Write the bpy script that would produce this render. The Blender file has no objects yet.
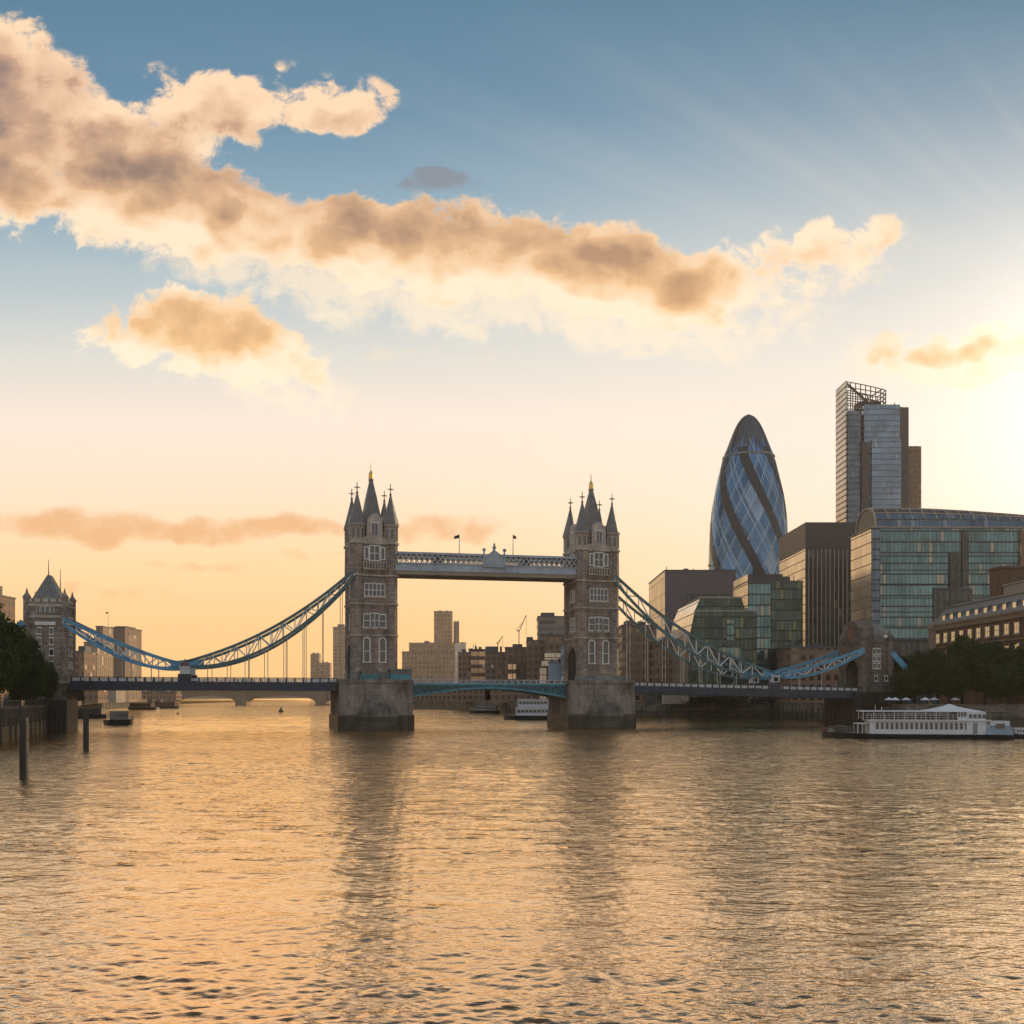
import bpy, math, random
import numpy as np
from mathutils import Vector, Matrix

R = math.radians
SC = bpy.context.scene
COL = SC.collection
random.seed(7)
RNG = np.random.default_rng(11)

# ------------------------------------------------------------------ camera
CAMZ, HOR, FOC = 7.75, 697.0, 1000.0
cam = bpy.data.cameras.new("camera")
cam.lens = 36.0 * FOC / 1024.0
cam.sensor_width = 36.0
cam.shift_y = (HOR - 512) / 1024.0
cam.clip_start, cam.clip_end = 0.5, 12000
camo = bpy.data.objects.new("camera", cam)
camo.location = (0, 0, CAMZ)
camo.rotation_euler = (R(90), 0, 0)
COL.objects.link(camo)
SC.camera = camo

# ------------------------------------------------------------------ light and exposure
SUN_AZ, SUN_EL = R(35.0), R(13.5)          # azimuth from +Y towards +X
SUN_DIR = Vector((math.sin(SUN_AZ) * math.cos(SUN_EL), math.cos(SUN_AZ) * math.cos(SUN_EL), math.sin(SUN_EL)))
sun = bpy.data.lights.new("sun", 'SUN')
sun.energy = 3.2
sun.angle = R(0.55)
sun.color = (1.0, 0.72, 0.42)
suno = bpy.data.objects.new("sun", sun)
suno.rotation_euler = (-SUN_DIR).to_track_quat('-Z', 'Y').to_euler()
COL.objects.link(suno)
SC.view_settings.view_transform = 'Standard'
SC.view_settings.look = 'None'
SC.view_settings.exposure = 0.15
SC.view_settings.gamma = 1.0
SC.view_settings.use_curve_mapping = False
SC.render.engine = 'CYCLES'
SC.cycles.max_bounces = 6
SC.cycles.diffuse_bounces = 2
SC.cycles.glossy_bounces = 3
SC.cycles.transmission_bounces = 2
SC.cycles.volume_bounces = 0
SC.cycles.caustics_reflective = False
SC.cycles.caustics_refractive = False
SC.cycles.sample_clamp_indirect = 6.0
HAZE_DENSITY = 0.00009


def lin(r, g=None, b=None):
    if g is None:
        r, g, b = r
    f = lambda c: (c / 255 / 12.92) if c / 255 <= 0.04045 else ((c / 255 + 0.055) / 1.055) ** 2.4
    return (f(r), f(g), f(b), 1.0)


# small wrapper so that node maths can be written as formulas
class NT:
    def __init__(self, tree):
        self.t = tree
        self.n = tree.nodes
        self.l = tree.links

    def new(self, kind, **kw):
        nd = self.n.new(kind)
        for k, v in kw.items():
            setattr(nd, k, v)
        return nd

    def put(self, sock, v):
        if hasattr(v, 'is_linked') or isinstance(v, bpy.types.NodeSocket):
            self.l.new(v, sock)
        elif v is not None:
            if hasattr(sock.default_value, '__len__') and not hasattr(v, '__len__'):
                v = (v,) * len(sock.default_value)
            if hasattr(sock.default_value, '__len__') and len(sock.default_value) == 3 and len(v) == 4:
                v = v[:3]
            if hasattr(sock.default_value, '__len__') and len(sock.default_value) == 4 and len(v) == 3:
                v = tuple(v) + (1,)
            sock.default_value = v

    def m(self, op, a, b=None, c=None, clamp=False):
        nd = self.new('ShaderNodeMath', operation=op, use_clamp=clamp)
        self.put(nd.inputs[0], a)
        if b is not None:
            self.put(nd.inputs[1], b)
        if c is not None:
            self.put(nd.inputs[2], c)
        return nd.outputs[0]

    def add(self, a, b): return self.m('ADD', a, b)
    def sub(self, a, b): return self.m('SUBTRACT', a, b)
    def mul(self, a, b): return self.m('MULTIPLY', a, b)
    def div(self, a, b): return self.m('DIVIDE', a, b)

    def smooth(self, x, lo, hi, a=0.0, b=1.0):
        nd = self.new('ShaderNodeMapRange', interpolation_type='SMOOTHSTEP')
        for s, v in zip(nd.inputs[:5], (x, lo, hi, a, b)):
            self.put(s, v)
        return nd.outputs[0]

    def rng(self, x, lo, hi, a=0.0, b=1.0):
        nd = self.new('ShaderNodeMapRange')
        nd.clamp = True
        for s, v in zip(nd.inputs[:5], (x, lo, hi, a, b)):
            self.put(s, v)
        return nd.outputs[0]

    def vm(self, op, a, b=None, scale=None):
        nd = self.new('ShaderNodeVectorMath', operation=op)
        self.put(nd.inputs[0], a)
        if b is not None:
            self.put(nd.inputs[1], b)
        if scale is not None:
            self.put(nd.inputs['Scale'], scale)
        return nd.outputs['Value'] if op in ('DOT_PRODUCT', 'LENGTH') else nd.outputs[0]

    def sep(self, v):
        nd = self.new('ShaderNodeSeparateXYZ')
        self.put(nd.inputs[0], v)
        return nd.outputs

    def comb(self, x=0.0, y=0.0, z=0.0):
        nd = self.new('ShaderNodeCombineXYZ')
        for s, v in zip(nd.inputs, (x, y, z)):
            self.put(s, v)
        return nd.outputs[0]

    def mix(self, f, a, b, blend='MIX'):
        nd = self.new('ShaderNodeMix', data_type='RGBA', blend_type=blend)
        self.put(nd.inputs[0], f)
        self.put(nd.inputs[6], a)
        self.put(nd.inputs[7], b)
        return nd.outputs[2]

    def noise(self, vec, scale, detail=4.0, rough=0.55, dim='3D', dist=0.0):
        nd = self.new('ShaderNodeTexNoise', noise_dimensions=dim)
        self.put(nd.inputs['Vector'], vec)
        nd.inputs['Scale'].default_value = scale
        nd.inputs['Detail'].default_value = detail
        nd.inputs['Roughness'].default_value = rough
        nd.inputs['Distortion'].default_value = dist
        return nd.outputs[0], nd.outputs[1]

    def ramp(self, x, stops, interp='LINEAR'):
        nd = self.new('ShaderNodeValToRGB')
        nd.color_ramp.interpolation = interp
        e = nd.color_ramp.elements
        while len(e) < len(stops):
            e.new(0.5)
        for el, (p, c) in zip(e, stops):
            el.position = p
            el.color = c
        self.put(nd.inputs[0], x)
        return nd.outputs[0]


# ------------------------------------------------------------------ sky
def build_world():
    w = bpy.data.worlds.new("World")
    SC.world = w
    w.use_nodes = True
    N = NT(w.node_tree)
    N.n.clear()
    out = N.new('ShaderNodeOutputWorld')
    bg = N.new('ShaderNodeBackground')
    N.l.new(bg.outputs[0], out.inputs[0])
    sky = N.new('ShaderNodeTexSky', sky_type='NISHITA')
    sky.sun_disc = False
    sky.sun_elevation = SUN_EL
    sky.sun_rotation = SUN_AZ
    sky.dust_density = 3.0
    nish = N.vm('SCALE', sky.outputs[0], scale=0.10)
    d = N.new('ShaderNodeTexCoord').outputs['Generated']
    x, y, z = N.sep(d)
    ys = N.m('MAXIMUM', y, 0.04)
    u = N.div(x, ys)
    v = N.div(z, ys)
    front = N.smooth(y, 0.02, 0.45)
    # clear-air colours by height
    g = N.ramp(N.rng(v, 0.0, 1.25), [
        (0.0, lin(250, 192, 120)), (0.056, lin(250, 200, 136)), (0.112, lin(251, 212, 163)),
        (0.168, lin(250, 223, 196)), (0.22, lin(247, 227, 211)), (0.27, lin(221, 218, 209)), (0.33, lin(180, 194, 199)),
        (0.40, lin(134, 164, 182)), (0.47, lin(100, 138, 164)), (0.56, lin(86, 126, 151)), (0.62, lin(84, 104, 120)), (0.70, lin(88, 88, 92)), (1.0, lin(78, 70, 68))])
    # warm brightening around the sun
    sd = N.vm('DOT_PRODUCT', d, tuple(SUN_DIR))
    wide = N.mul(N.m('POWER', N.rng(sd, 0.66, 1.0), 2.6), N.smooth(v, 0.78, 0.30))
    g = N.mix(N.mul(wide, 0.66), g, lin(255, 240, 224))
    near = N.m('EXPONENT', N.mul(N.sub(sd, 1.0), 105.0))
    glow = N.vm('SCALE', (1.0, 0.86, 0.68), scale=N.mul(near, 0.8))
    # faint sun rays fanning from the low sun
    su, sv = math.tan(SUN_AZ), math.tan(SUN_EL) / math.cos(SUN_AZ)
    ang = N.m('ARCTAN2', N.sub(v, sv), N.sub(u, su))
    rn, _ = N.noise(N.comb(N.mul(ang, 7.0), 0.3, 0.0), 1.0, 3.0, 0.6, dim='2D')
    rays = N.mul(N.mul(N.smooth(rn, 0.45, 0.72), N.smooth(v, 0.26, 0.42)), N.smooth(v, 0.72, 0.5))
    g = N.mix(N.mul(rays, 0.12), g, lin(235, 225, 205))

    # clouds: soft ellipses in the sky, broken up by noise
    U = N.add(u, 0.512)
    W = N.sub(0.697, v)
    p0 = N.comb(U, W, 0.0)
    _, wc = N.noise(p0, 9.0, 3.0, 0.55, dim='2D')
    warp = N.vm('SCALE', N.vm('SUBTRACT', wc, (0.5, 0.5, 0.5)), scale=0.060)
    p = N.vm('ADD', p0, warp)
    pu, pw, _ = N.sep(p)

    def field(blobs):
        inv = None
        for (cx, cy, rx, ry, a, k) in blobs:
            ca, sa = math.cos(R(a)), math.sin(R(a))
            dx = N.sub(pu, cx / 1000)
            dy = N.sub(pw, cy / 1000)
            qx = N.m('MULTIPLY_ADD', dx, ca * 1000 / rx, N.mul(dy, sa * 1000 / rx))
            qy = N.m('MULTIPLY_ADD', dx, -sa * 1000 / ry, N.mul(dy, ca * 1000 / ry))
            r2 = N.m('MULTIPLY_ADD', qx, qx, N.mul(qy, qy))
            e = N.m('MULTIPLY_ADD', r2, -k, k, clamp=True)
            o = N.sub(1.0, e)
            inv = o if inv is None else N.mul(inv, o)
        return N.sub(1.0, inv)

    E = field([
        (-5, 75, 70, 85, 30, 1), (50, 130, 125, 80, 30, 1), (100, 200, 200, 62, 8, 1), (210, 108, 90, 52, 20, .72), (160, 150, 110, 46, 30, .6),
        (325, 98, 90, 38, 12, .62), (265, 222, 175, 58, 16, 1), (400, 250, 160, 56, 12, 1),
        (545, 258, 150, 62, 12, 1), (665, 288, 130, 44, 4, .8), (790, 262, 145, 40, -8, .7),
        (190, 330, 120, 60, 8, .85), (275, 362, 110, 46, 18, .6), (100, 350, 75, 24, 0, .5),
        (968, 358, 105, 42, 4, .95)])
    pq = N.vm('MULTIPLY', p0, (1.0, 1.25, 1.0))
    pb0 = N.vm('ADD', pq, N.vm('SCALE', N.vm('SUBTRACT', N.noise(pq, 16.0, 3.0, 0.6, dim='2D')[1], (0.5, 0.5, 0.5)), scale=0.03))
    fine, _ = N.noise(pb0, 30.0, 9.0, 0.64, dim='2D')
    nz, _ = N.noise(pq, 11.0, 9.0, 0.60, dim='2D')
    pb = N.vm('ADD', pq, N.vm('SCALE', N.vm('SUBTRACT', N.noise(pq, 40.0, 3.0, 0.6, dim='2D')[1], (0.5, 0.5, 0.5)), scale=0.016))

    def lumps(vec):                                   # rounded heaps of two sizes
        n_, _ = N.noise(vec, 11.0, 1.5, 0.5, dim='2D')
        o_ = N.mul(N.sub(n_, 0.5), 1.5)
        for sc_, am_ in ((17.0, 0.55), (38.0, 0.30)):
            vo = N.new('ShaderNodeTexVoronoi', feature='SMOOTH_F1', voronoi_dimensions='2D')
            vo.inputs['Scale'].default_value = sc_
            vo.inputs['Smoothness'].default_value = 0.25
            N.put(vo.inputs['Vector'], vec)
            o_ = N.add(o_, N.mul(N.sub(0.42, vo.outputs['Distance']), am_))
        return o_

    lp = lumps(pb)
    lup = lumps(N.vm('ADD', pb, (-0.004, -0.020, 0.0)))
    shade = N.sub(lup, lp)                            # under a heap: shaded; on its top: bright
    gate = N.m('MINIMUM', N.mul(E, 3.0), 1.0)
    thick = N.add(N.mul(E, 1.45), N.mul(lp, gate))
    dens = N.add(thick, N.mul(N.mul(N.sub(fine, 0.5), 2.1), N.mul(gate, N.rng(E, 0.5, 1.0, 1.0, 0.35))))
    D = N.smooth(dens, 0.34, 0.84)
    # bright ragged veil hanging under the main band
    EV = field([(60, 205, 150, 45, 6, .7), (190, 235, 190, 52, 12, .95), (340, 280, 190, 50, 14, 1), (520, 300, 190, 50, 10, 1), (690, 312, 170, 50, 2, .95), (800, 268, 160, 46, -8, .8), (285, 380, 140, 45, 16, .8), (955, 366, 130, 40, 0, 1)])
    DV = N.smooth(N.add(N.mul(EV, 1.2), N.mul(N.mul(N.add(N.sub(nz, 0.5), N.mul(N.sub(fine, 0.5), 1.3)), 1.7), N.m('MINIMUM', N.mul(EV, 2.5), 1.0))), 0.20, 1.25)
    hi = N.rng(W, 0.10, 0.34)
    g = N.mix(N.mul(DV, 0.74), g, N.mix(hi, lin(248, 214, 176), lin(255, 236, 208)))
    K0 = field([
        (0, 115, 125, 90, 28, 1), (95, 185, 190, 50, 6, 1), (255, 205, 165, 50, 16, 1), (395, 236, 145, 46, 12, 1),
        (545, 246, 135, 50, 12, 1), (645, 278, 110, 36, 6, .9), (190, 322, 135, 44, 6, .8), (945, 350, 64, 15, 0, .95), (140, 150, 90, 50, 25, .7), (770, 262, 80, 22, -6, .35), (225, 115, 90, 30, 18, .25), (320, 100, 70, 22, 12, .25)])
    K = N.rng(N.add(N.add(N.mul(K0, 1.30), N.mul(lp, 0.85)), N.mul(N.sub(fine, 0.5), 0.85)), 0.12, 1.75)
    K = N.add(K, N.mul(N.mul(shade, 0.85), N.rng(dens, 0.4, 1.2)))
    K = N.m('ADD', K, 0.0, clamp=True)
    edge = N.mix(hi, lin(255, 218, 180), lin(255, 237, 208))
    mid = N.mix(hi, lin(214, 170, 138), lin(246, 198, 140))
    core = N.mix(hi, lin(120, 106, 106), lin(202, 152, 106))
    ccol = N.mix(N.rng(K, 0.0, 0.5), edge, N.mix(N.rng(K, 0.40, 0.95), mid, core))
    g = N.mix(N.mul(D, 0.95), g, ccol)
    # grey scrap above the band and low orange streaks near the horizon
    E2 = field([(440, 190, 58, 20, -8, .75), (395, 196, 40, 15, 10, .65), (470, 184, 30, 10, 0, .5)])
    D2 = N.smooth(N.add(E2, N.mul(N.mul(N.add(N.sub(nz, 0.5), N.sub(fine, 0.5)), 2.4), N.m('MINIMUM', N.mul(E2, 3.0), 1.0))), 0.45, 1.3)
    g = N.mix(N.mul(D2, 0.6), g, lin(134, 128, 134))
    E3 = field([(85, 524, 130, 21, 0, .9), (260, 528, 120, 18, 2, .9), (430, 530, 150, 20, -3, .6), (130, 596, 110, 12, 0, .5),
                (400, 346, 60, 12, 0, .45), (488, 350, 50, 10, 0, .4), (250, 565, 160, 10, 0, .45), (650, 540, 130, 14, 0, .35)])
    D3 = N.smooth(N.add(E3, N.mul(N.add(N.mul(N.sub(nz, 0.5), 1.5), N.mul(N.sub(fine, 0.5), 0.7)), N.m('MINIMUM', N.mul(E3, 3.0), 1.0))), 0.2, 0.95)
    low = N.mix(N.rng(W, 0.36, 0.5), lin(252, 226, 190), lin(228, 172, 118))
    g = N.mix(N.mul(D3, 0.82), g, low)
    g = N.vm('SCALE', g, scale=N.smooth(v, 0.34, 0.0, 1.0, 1.14))
    g = N.vm('ADD', g, glow)
    # the other half of the sky: clear dusk-blue overhead and a mauve-grey east
    back = N.mix(N.rng(z, 0.0, 0.6), lin(222, 206, 194), lin(150, 170, 190))
    back = N.vm('SCALE', N.mix(0.2, back, nish), scale=1.12)
    c = N.mix(front, back, g)
    c = N.mix(N.smooth(z, 0.0, -0.06), c, lin(110, 88, 62))
    N.put(bg.inputs[0], c)
    bg.inputs[1].default_value = 1.0


build_world()


# ------------------------------------------------------------------ mesh helpers
class MB:
    def __init__(self):
        self.v, self.f = [], []

    def add(self, vs, fs, M=None):
        o = len(self.v)
        self.v += [tuple(M @ Vector(q)) for q in vs] if M is not None else [tuple(q) for q in vs]
        self.f += [tuple(i + o for i in q) for q in fs]
        return self

    def box(self, x0, x1, y0, y1, z0, z1, M=None):
        vs = [(x0, y0, z0), (x1, y0, z0), (x1, y1, z0), (x0, y1, z0), (x0, y0, z1), (x1, y0, z1), (x1, y1, z1), (x0, y1, z1)]
        fs = [(0, 3, 2, 1), (4, 5, 6, 7), (0, 1, 5, 4), (1, 2, 6, 5), (2, 3, 7, 6), (3, 0, 4, 7)]
        return self.add(vs, fs, M)

    def prism(self, poly, z0, z1, M=None, s=1.0, cx=0, cy=0):
        n = len(poly)
        vs = [(x, y, z0) for x, y in poly] + [(cx + (x - cx) * s, cy + (y - cy) * s, z1) for x, y in poly]
        fs = [tuple(reversed(range(n))), tuple(range(n, 2 * n))] + [(i, (i + 1) % n, n + (i + 1) % n, n + i) for i in range(n)]
        return self.add(vs, fs, M)

    def xz(self, poly, y0, y1, M=None):                      # outline in x-z extruded along y
        n = len(poly)
        vs = [(x, y0, z) for x, z in poly] + [(x, y1, z) for x, z in poly]
        fs = [tuple(range(n)), tuple(reversed(range(n, 2 * n)))] + [(i, n + i, n + (i + 1) % n, (i + 1) % n) for i in range(n)]
        return self.add(vs, fs, M)

    def yz(self, poly, x0, x1, M=None):
        n = len(poly)
        vs = [(x0, y, z) for y, z in poly] + [(x1, y, z) for y, z in poly]
        fs = [tuple(reversed(range(n))), tuple(range(n, 2 * n))] + [(i, (i + 1) % n, n + (i + 1) % n, n + i) for i in range(n)]
        return self.add(vs, fs, M)

    def lathe(self, prof, n=16, cx=0, cy=0, a0=0.0):
        vs, fs = [], []
        for r, z in prof:
            for i in range(n):
                a = a0 + 2 * math.pi * i / n
                vs.append((cx + r * math.cos(a), cy + r * math.sin(a), z))
        for k in range(len(prof) - 1):
            for i in range(n):
                j = (i + 1) % n
                fs.append((k * n + i, k * n + j, (k + 1) * n + j, (k + 1) * n + i))
        fs.append(tuple(reversed(range(n))))
        fs.append(tuple(range((len(prof) - 1) * n, len(prof) * n)))
        return self.add(vs, fs)

    def bar(self, p, q, w, h=None, up=(0, 0, 1)):
        h = h or w
        p, q = Vector(p), Vector(q)
        d = (q - p).normalized()
        s = d.cross(Vector(up))
        if s.length < 1e-4:
            s = d.cross(Vector((0, 1, 0)))
        s.normalize()
        t = s.cross(d)
        vs = []
        for c in (p, q):
            for a, b in ((-1, -1), (1, -1), (1, 1), (-1, 1)):
                vs.append(c + s * (a * w / 2) + t * (b * h / 2))
        return self.add(vs, [(0, 1, 2, 3), (7, 6, 5, 4), (0, 4, 5, 1), (1, 5, 6, 2), (2, 6, 7, 3), (3, 7, 4, 0)])

    def poly(self, pts, w, h=None):                         # continuous bar through points in a vertical plane
        h = h or w
        n = len(pts)
        vs, fs = [], []
        P = [Vector(q) for q in pts]
        for i, c in enumerate(P):
            d = (P[min(i + 1, n - 1)] - P[max(i - 1, 0)]).normalized()
            s = d.cross(Vector((0, 0, 1))).normalized()
            t = s.cross(d)
            for a, b in ((-1, -1), (1, -1), (1, 1), (-1, 1)):
                vs.append(c + s * (a * w / 2) + t * (b * h / 2))
        for i in range(n - 1):
            for k in range(4):
                l = (k + 1) % 4
                fs.append((4 * i + k, 4 * i + l, 4 * i + 4 + l, 4 * i + 4 + k))
        fs += [(3, 2, 1, 0), (4 * n - 4, 4 * n - 3, 4 * n - 2, 4 * n - 1)]
        return self.add(vs, fs)

    def tube(self, p, q, r0, r1=None, n=8):
        r1 = r0 if r1 is None else r1
        p, q = Vector(p), Vector(q)
        d = (q - p).normalized()
        s = d.cross(Vector((0.123, 0.9, 0.2))).normalized()
        t = s.cross(d)
        vs = []
        for c, r in ((p, r0), (q, r1)):
            for i in range(n):
                a = 2 * math.pi * i / n
                vs.append(c + s * (math.cos(a) * r) + t * (math.sin(a) * r))
        fs = [(i, (i + 1) % n, n + (i + 1) % n, n + i) for i in range(n)] + [tuple(reversed(range(n))), tuple(range(n, 2 * n))]
        return self.add(vs, fs)

    def build(self, name, mat, parent=None, uv=True, smooth=False, rotz=0.0, loc=(0, 0, 0)):
        me = bpy.data.meshes.new(name)
        me.from_pydata(self.v, [], self.f)
        me.update()
        import bmesh
        bm = bmesh.new()
        bm.from_mesh(me)
        bmesh.ops.recalc_face_normals(bm, faces=bm.faces)
        bm.to_mesh(me)
        bm.free()
        if uv:
            ul = me.uv_layers.new(name="UVMap").data
            for pl in me.polygons:
                nx, ny, nz = pl.normal
                flat = abs(nz) > 0.85
                L = math.hypot(nx, ny) or 1
                tx, ty = -ny / L, nx / L
                for li in pl.loop_indices:
                    co = me.vertices[me.loops[li].vertex_index].co
                    ul[li].uv = (co.x, co.y) if flat else (co.x * tx + co.y * ty, co.z)
        if smooth:
            me.polygons.foreach_set('use_smooth', [True] * len(me.polygons))
        if mat:
            me.materials.append(mat)
        o = bpy.data.objects.new(name, me)
        COL.objects.link(o)
        o.parent = parent
        o.rotation_euler.z = rotz
        o.location = loc
        return o


def gb(parent, name, mat, x0, x1, y0, y1, z0, z1):
    q = MB()
    q.box(x0, x1, y0, y1, z0, z1)
    return q.build(name, mat, parent)


def tag(o, label=None, cat=None, group=None, kind=None):
    for k, v in (('label', label), ('category', cat), ('group', group), ('kind', kind)):
        if v:
            o[k] = v
    return o


def thing(name, label, cat, loc=(0, 0, 0), rotz=0.0, group=None):
    o = bpy.data.objects.new(name, None)
    o.empty_display_size = 0.5
    COL.objects.link(o)
    o.location = loc
    o.rotation_euler.z = rotz
    return tag(o, label, cat, group)


def children(o):
    return [c for c in COL.objects if c.parent is o]


def copy_tree(o, parent=None):
    c = o.copy()
    COL.objects.link(c)
    c.parent = parent
    for ch in list(children(o)):
        copy_tree(ch, c)
    return c


def X(px, Y): return (px - 512) / FOC * Y
def Z(py, Y): return CAMZ + (HOR - py) / FOC * Y


# ------------------------------------------------------------------ materials
def new_mat(name):
    m = bpy.data.materials.new(name)
    m.use_nodes = True
    N = NT(m.node_tree)
    b = N.n['Principled BSDF']
    return m, N, b


def plain(name, col, rough=0.6, metal=0.0, var=0.25, scale=1.2, spec=0.5, bump=0.0, streak=False):
    m, N, b = new_mat(name)
    co = N.new('ShaderNodeTexCoord').outputs['Object']
    v = N.vm('MULTIPLY', co, (1, 1, 0.22)) if streak else co
    n, _ = N.noise(v, scale, 6, 0.6)
    n2, _ = N.noise(co, scale * 0.17, 3, 0.5)
    k = N.add(N.mul(n, 0.6), N.mul(n2, 0.4))
    lo = tuple(c * (1 - var) for c in col[:3]) + (1,)
    hi = tuple(min(1, c * (1 + var)) for c in col[:3]) + (1,)
    N.put(b.inputs['Base Color'], N.mix(N.smooth(k, 0.32, 0.68), lo, hi))
    N.put(b.inputs['Roughness'], N.rng(n, 0.2, 0.8, max(0.02, rough - 0.1), min(1, rough + 0.1)))
    b.inputs['Metallic'].default_value = metal
    b.inputs['Specular IOR Level'].default_value = spec
    if bump:
        bp = N.new('ShaderNodeBump')
        bp.inputs['Strength'].default_value = bump
        bp.inputs['Distance'].default_value = 0.1
        N.put(bp.inputs['Height'], n)
        N.put(b.inputs['Normal'], bp.outputs[0])
    return m


def masonry(name, col, bw=1.5, bh=0.62, mortar=0.55, var=0.28, rough=0.85, warm=(1.08, 1.0, 0.92), stain=0.35):
    m, N, b = new_mat(name)
    tc = N.new('ShaderNodeTexCoord')
    uv = tc.outputs['UV']
    co = tc.outputs['Object']
    br = N.new('ShaderNodeTexBrick')
    N.put(br.inputs['Vector'], uv)
    br.inputs['Scale'].default_value = 1.0
    br.inputs['Brick Width'].default_value = bw
    br.inputs['Row Height'].default_value = bh
    br.inputs['Mortar Size'].default_value = 0.045
    br.inputs['Mortar Smooth'].default_value = 0.3
    br.inputs['Bias'].default_value = 0.0
    c1 = tuple(c * (1 + var) * w for c, w in zip(col, warm)) + (1,)
    c2 = tuple(c * (1 - var) for c in col) + (1,)
    br.inputs['Color1'].default_value = c1
    br.inputs['Color2'].default_value = c2
    br.inputs['Mortar'].default_value = tuple(c * mortar for c in col) + (1,)
    n, _ = N.noise(N.vm('MULTIPLY', co, (1, 1, 0.18)), 0.55, 6, 0.65)
    n2, _ = N.noise(co, 0.16, 5, 0.6)
    n3, _ = N.noise(co, 2.2, 4, 0.6)
    k = N.add(N.add(N.mul(n, 0.45), N.mul(n2, 0.4)), N.mul(n3, 0.15))
    f = N.smooth(k, 0.35, 0.62, 1 - stain * 1.4, 1 + stain * 0.5)
    N.put(b.inputs['Base Color'], N.mix(1.0, br.outputs[0], N.comb(f, f, f), 'MULTIPLY'))
    b.inputs['Roughness'].default_value = rough
    b.inputs['Specular IOR Level'].default_value = 0.25
    bp = N.new('ShaderNodeBump')
    bp.inputs['Strength'].default_value = 0.5
    bp.inputs['Distance'].default_value = 0.08
    N.put(bp.inputs['Height'], N.add(N.mul(br.outputs[1], -1.0), N.mul(n3, 0.5)))
    N.put(b.inputs['Normal'], bp.outputs[0])
    return m


def facade(name, glass, frame, fl=3.8, bay=1.5, mull=0.10, span=0.22, rough=0.08, metal=0.65, jit=0.03, blind=0.15,
           blindcol=(0.42, 0.36, 0.26), var=0.35, frough=0.5, dirt=0.2, fmetal=0.2, diamond=False):
    """curtain wall: panes of coated glass between mullions and floor bands, laid out in metres on the wall"""
    m, N, b = new_mat(name)
    tc = N.new('ShaderNodeTexCoord')
    u, v, _ = N.sep(tc.outputs['UV'])
    us, vs = N.div(u, bay), N.div(v, fl)
    if diamond:
        us, vs = N.add(us, vs), N.sub(us, vs)
    fu, fv = N.m('FRACT', us), N.m('FRACT', vs)
    mm = N.m('MAXIMUM', N.m('LESS_THAN', fu, mull), N.m('LESS_THAN', fv, span))
    wn = N.new('ShaderNodeTexWhiteNoise', noise_dimensions='3D')
    N.put(wn.inputs['Vector'], N.comb(N.m('FLOOR', us), N.m('FLOOR', vs), 0.0))
    val, colr = wn.outputs[0], wn.outputs[1]
    wb = N.new('ShaderNodeTexWhiteNoise', noise_dimensions='2D')
    N.put(wb.inputs['Vector'], N.comb(N.m('FLOOR', N.div(u, bay * 4)), N.m('FLOOR', vs), 0.0))
    r = N.add(N.mul(val, 0.55), N.mul(wb.outputs[0], 0.45))
    lo = tuple(c * (1 - var) for c in glass) + (1,)
    hi = tuple(min(1, c * (1 + var)) for c in glass) + (1,)
    gcol = N.mix(r, lo, hi)
    bl = N.m('GREATER_THAN', val, 1 - blind)
    gcol = N.mix(N.mul(bl, 0.7), gcol, tuple(blindcol) + (1,))
    n, _ = N.noise(tc.outputs['Object'], 0.09, 4, 0.6)
    dk = N.smooth(n, 0.3, 0.7, 1 - dirt, 1 + dirt)
    gcol = N.mix(1.0, gcol, N.comb(dk, dk, dk), 'MULTIPLY')
    N.put(b.inputs['Base Color'], N.mix(mm, gcol, tuple(frame) + (1,)))
    N.put(b.inputs['Roughness'], N.m('MULTIPLY_ADD', mm, frough - rough, N.m('MULTIPLY_ADD', bl, 0.25, rough)))
    N.put(b.inputs['Metallic'], N.m('MULTIPLY_ADD', mm, fmetal - metal, metal))
    geo = N.new('ShaderNodeNewGeometry')
    j = N.vm('SCALE', N.vm('SUBTRACT', colr, (0.5, 0.5, 0.5)), scale=N.mul(N.sub(1.0, mm), jit))
    N.put(b.inputs['Normal'], N.vm('NORMALIZE', N.vm('ADD', geo.outputs['Normal'], j)))
    return m


M = {}
M['granite'] = masonry('tower granite', (0.32, 0.26, 0.215), 1.3, 0.6, 0.6)
M['limestone'] = masonry('pale limestone', (0.54, 0.47, 0.385), 1.2, 0.55, 0.7, 0.15, stain=0.25)
M['pier'] = masonry('pier granite', (0.30, 0.25, 0.205), 2.2, 0.9, 0.82, 0.10, stain=0.5)
M['wet'] = masonry('wet algae stone', (0.085, 0.075, 0.05), 2.2, 0.9, 0.6, 0.2, rough=0.5, stain=0.4)
M['tealdark'] = plain('dark teal plate paint', (0.03, 0.12, 0.16), 0.45, var=0.45, scale=0.9)  # darker tone of the teal bridge paint
M['chord'] = plain('sunset-muted teal chord paint', (0.070, 0.145, 0.150), 0.45, var=0.3, scale=0.7)  # teal dulled to put the sunset's olive reflection into the chord colour
M['rod'] = plain('cream hanger paint', (0.52, 0.46, 0.36), 0.5, var=0.12)
M['cut'] = masonry('darker cutwater stone', (0.20, 0.165, 0.135), 2.2, 0.9, 0.82, 0.10, stain=0.5)  # pier stone in a darker tone
M['slate'] = plain('roof slate', (0.185, 0.170, 0.155), 0.55, var=0.3, scale=2.5, bump=0.3, streak=True)
M['bandclad'] = plain('dark band cladding', (0.034, 0.030, 0.028), 0.4, 0.0, var=0.2)
M['blueglass'] = plain('blue glass', (0.13, 0.22, 0.34), 0.12, 0.7, var=0.2)
M['gold'] = plain('gilding', (0.75, 0.47, 0.12), 0.3, 1.0, var=0.15)
M['trim'] = plain('window stone trim', (0.76, 0.70, 0.62), 0.7, var=0.15)
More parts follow.
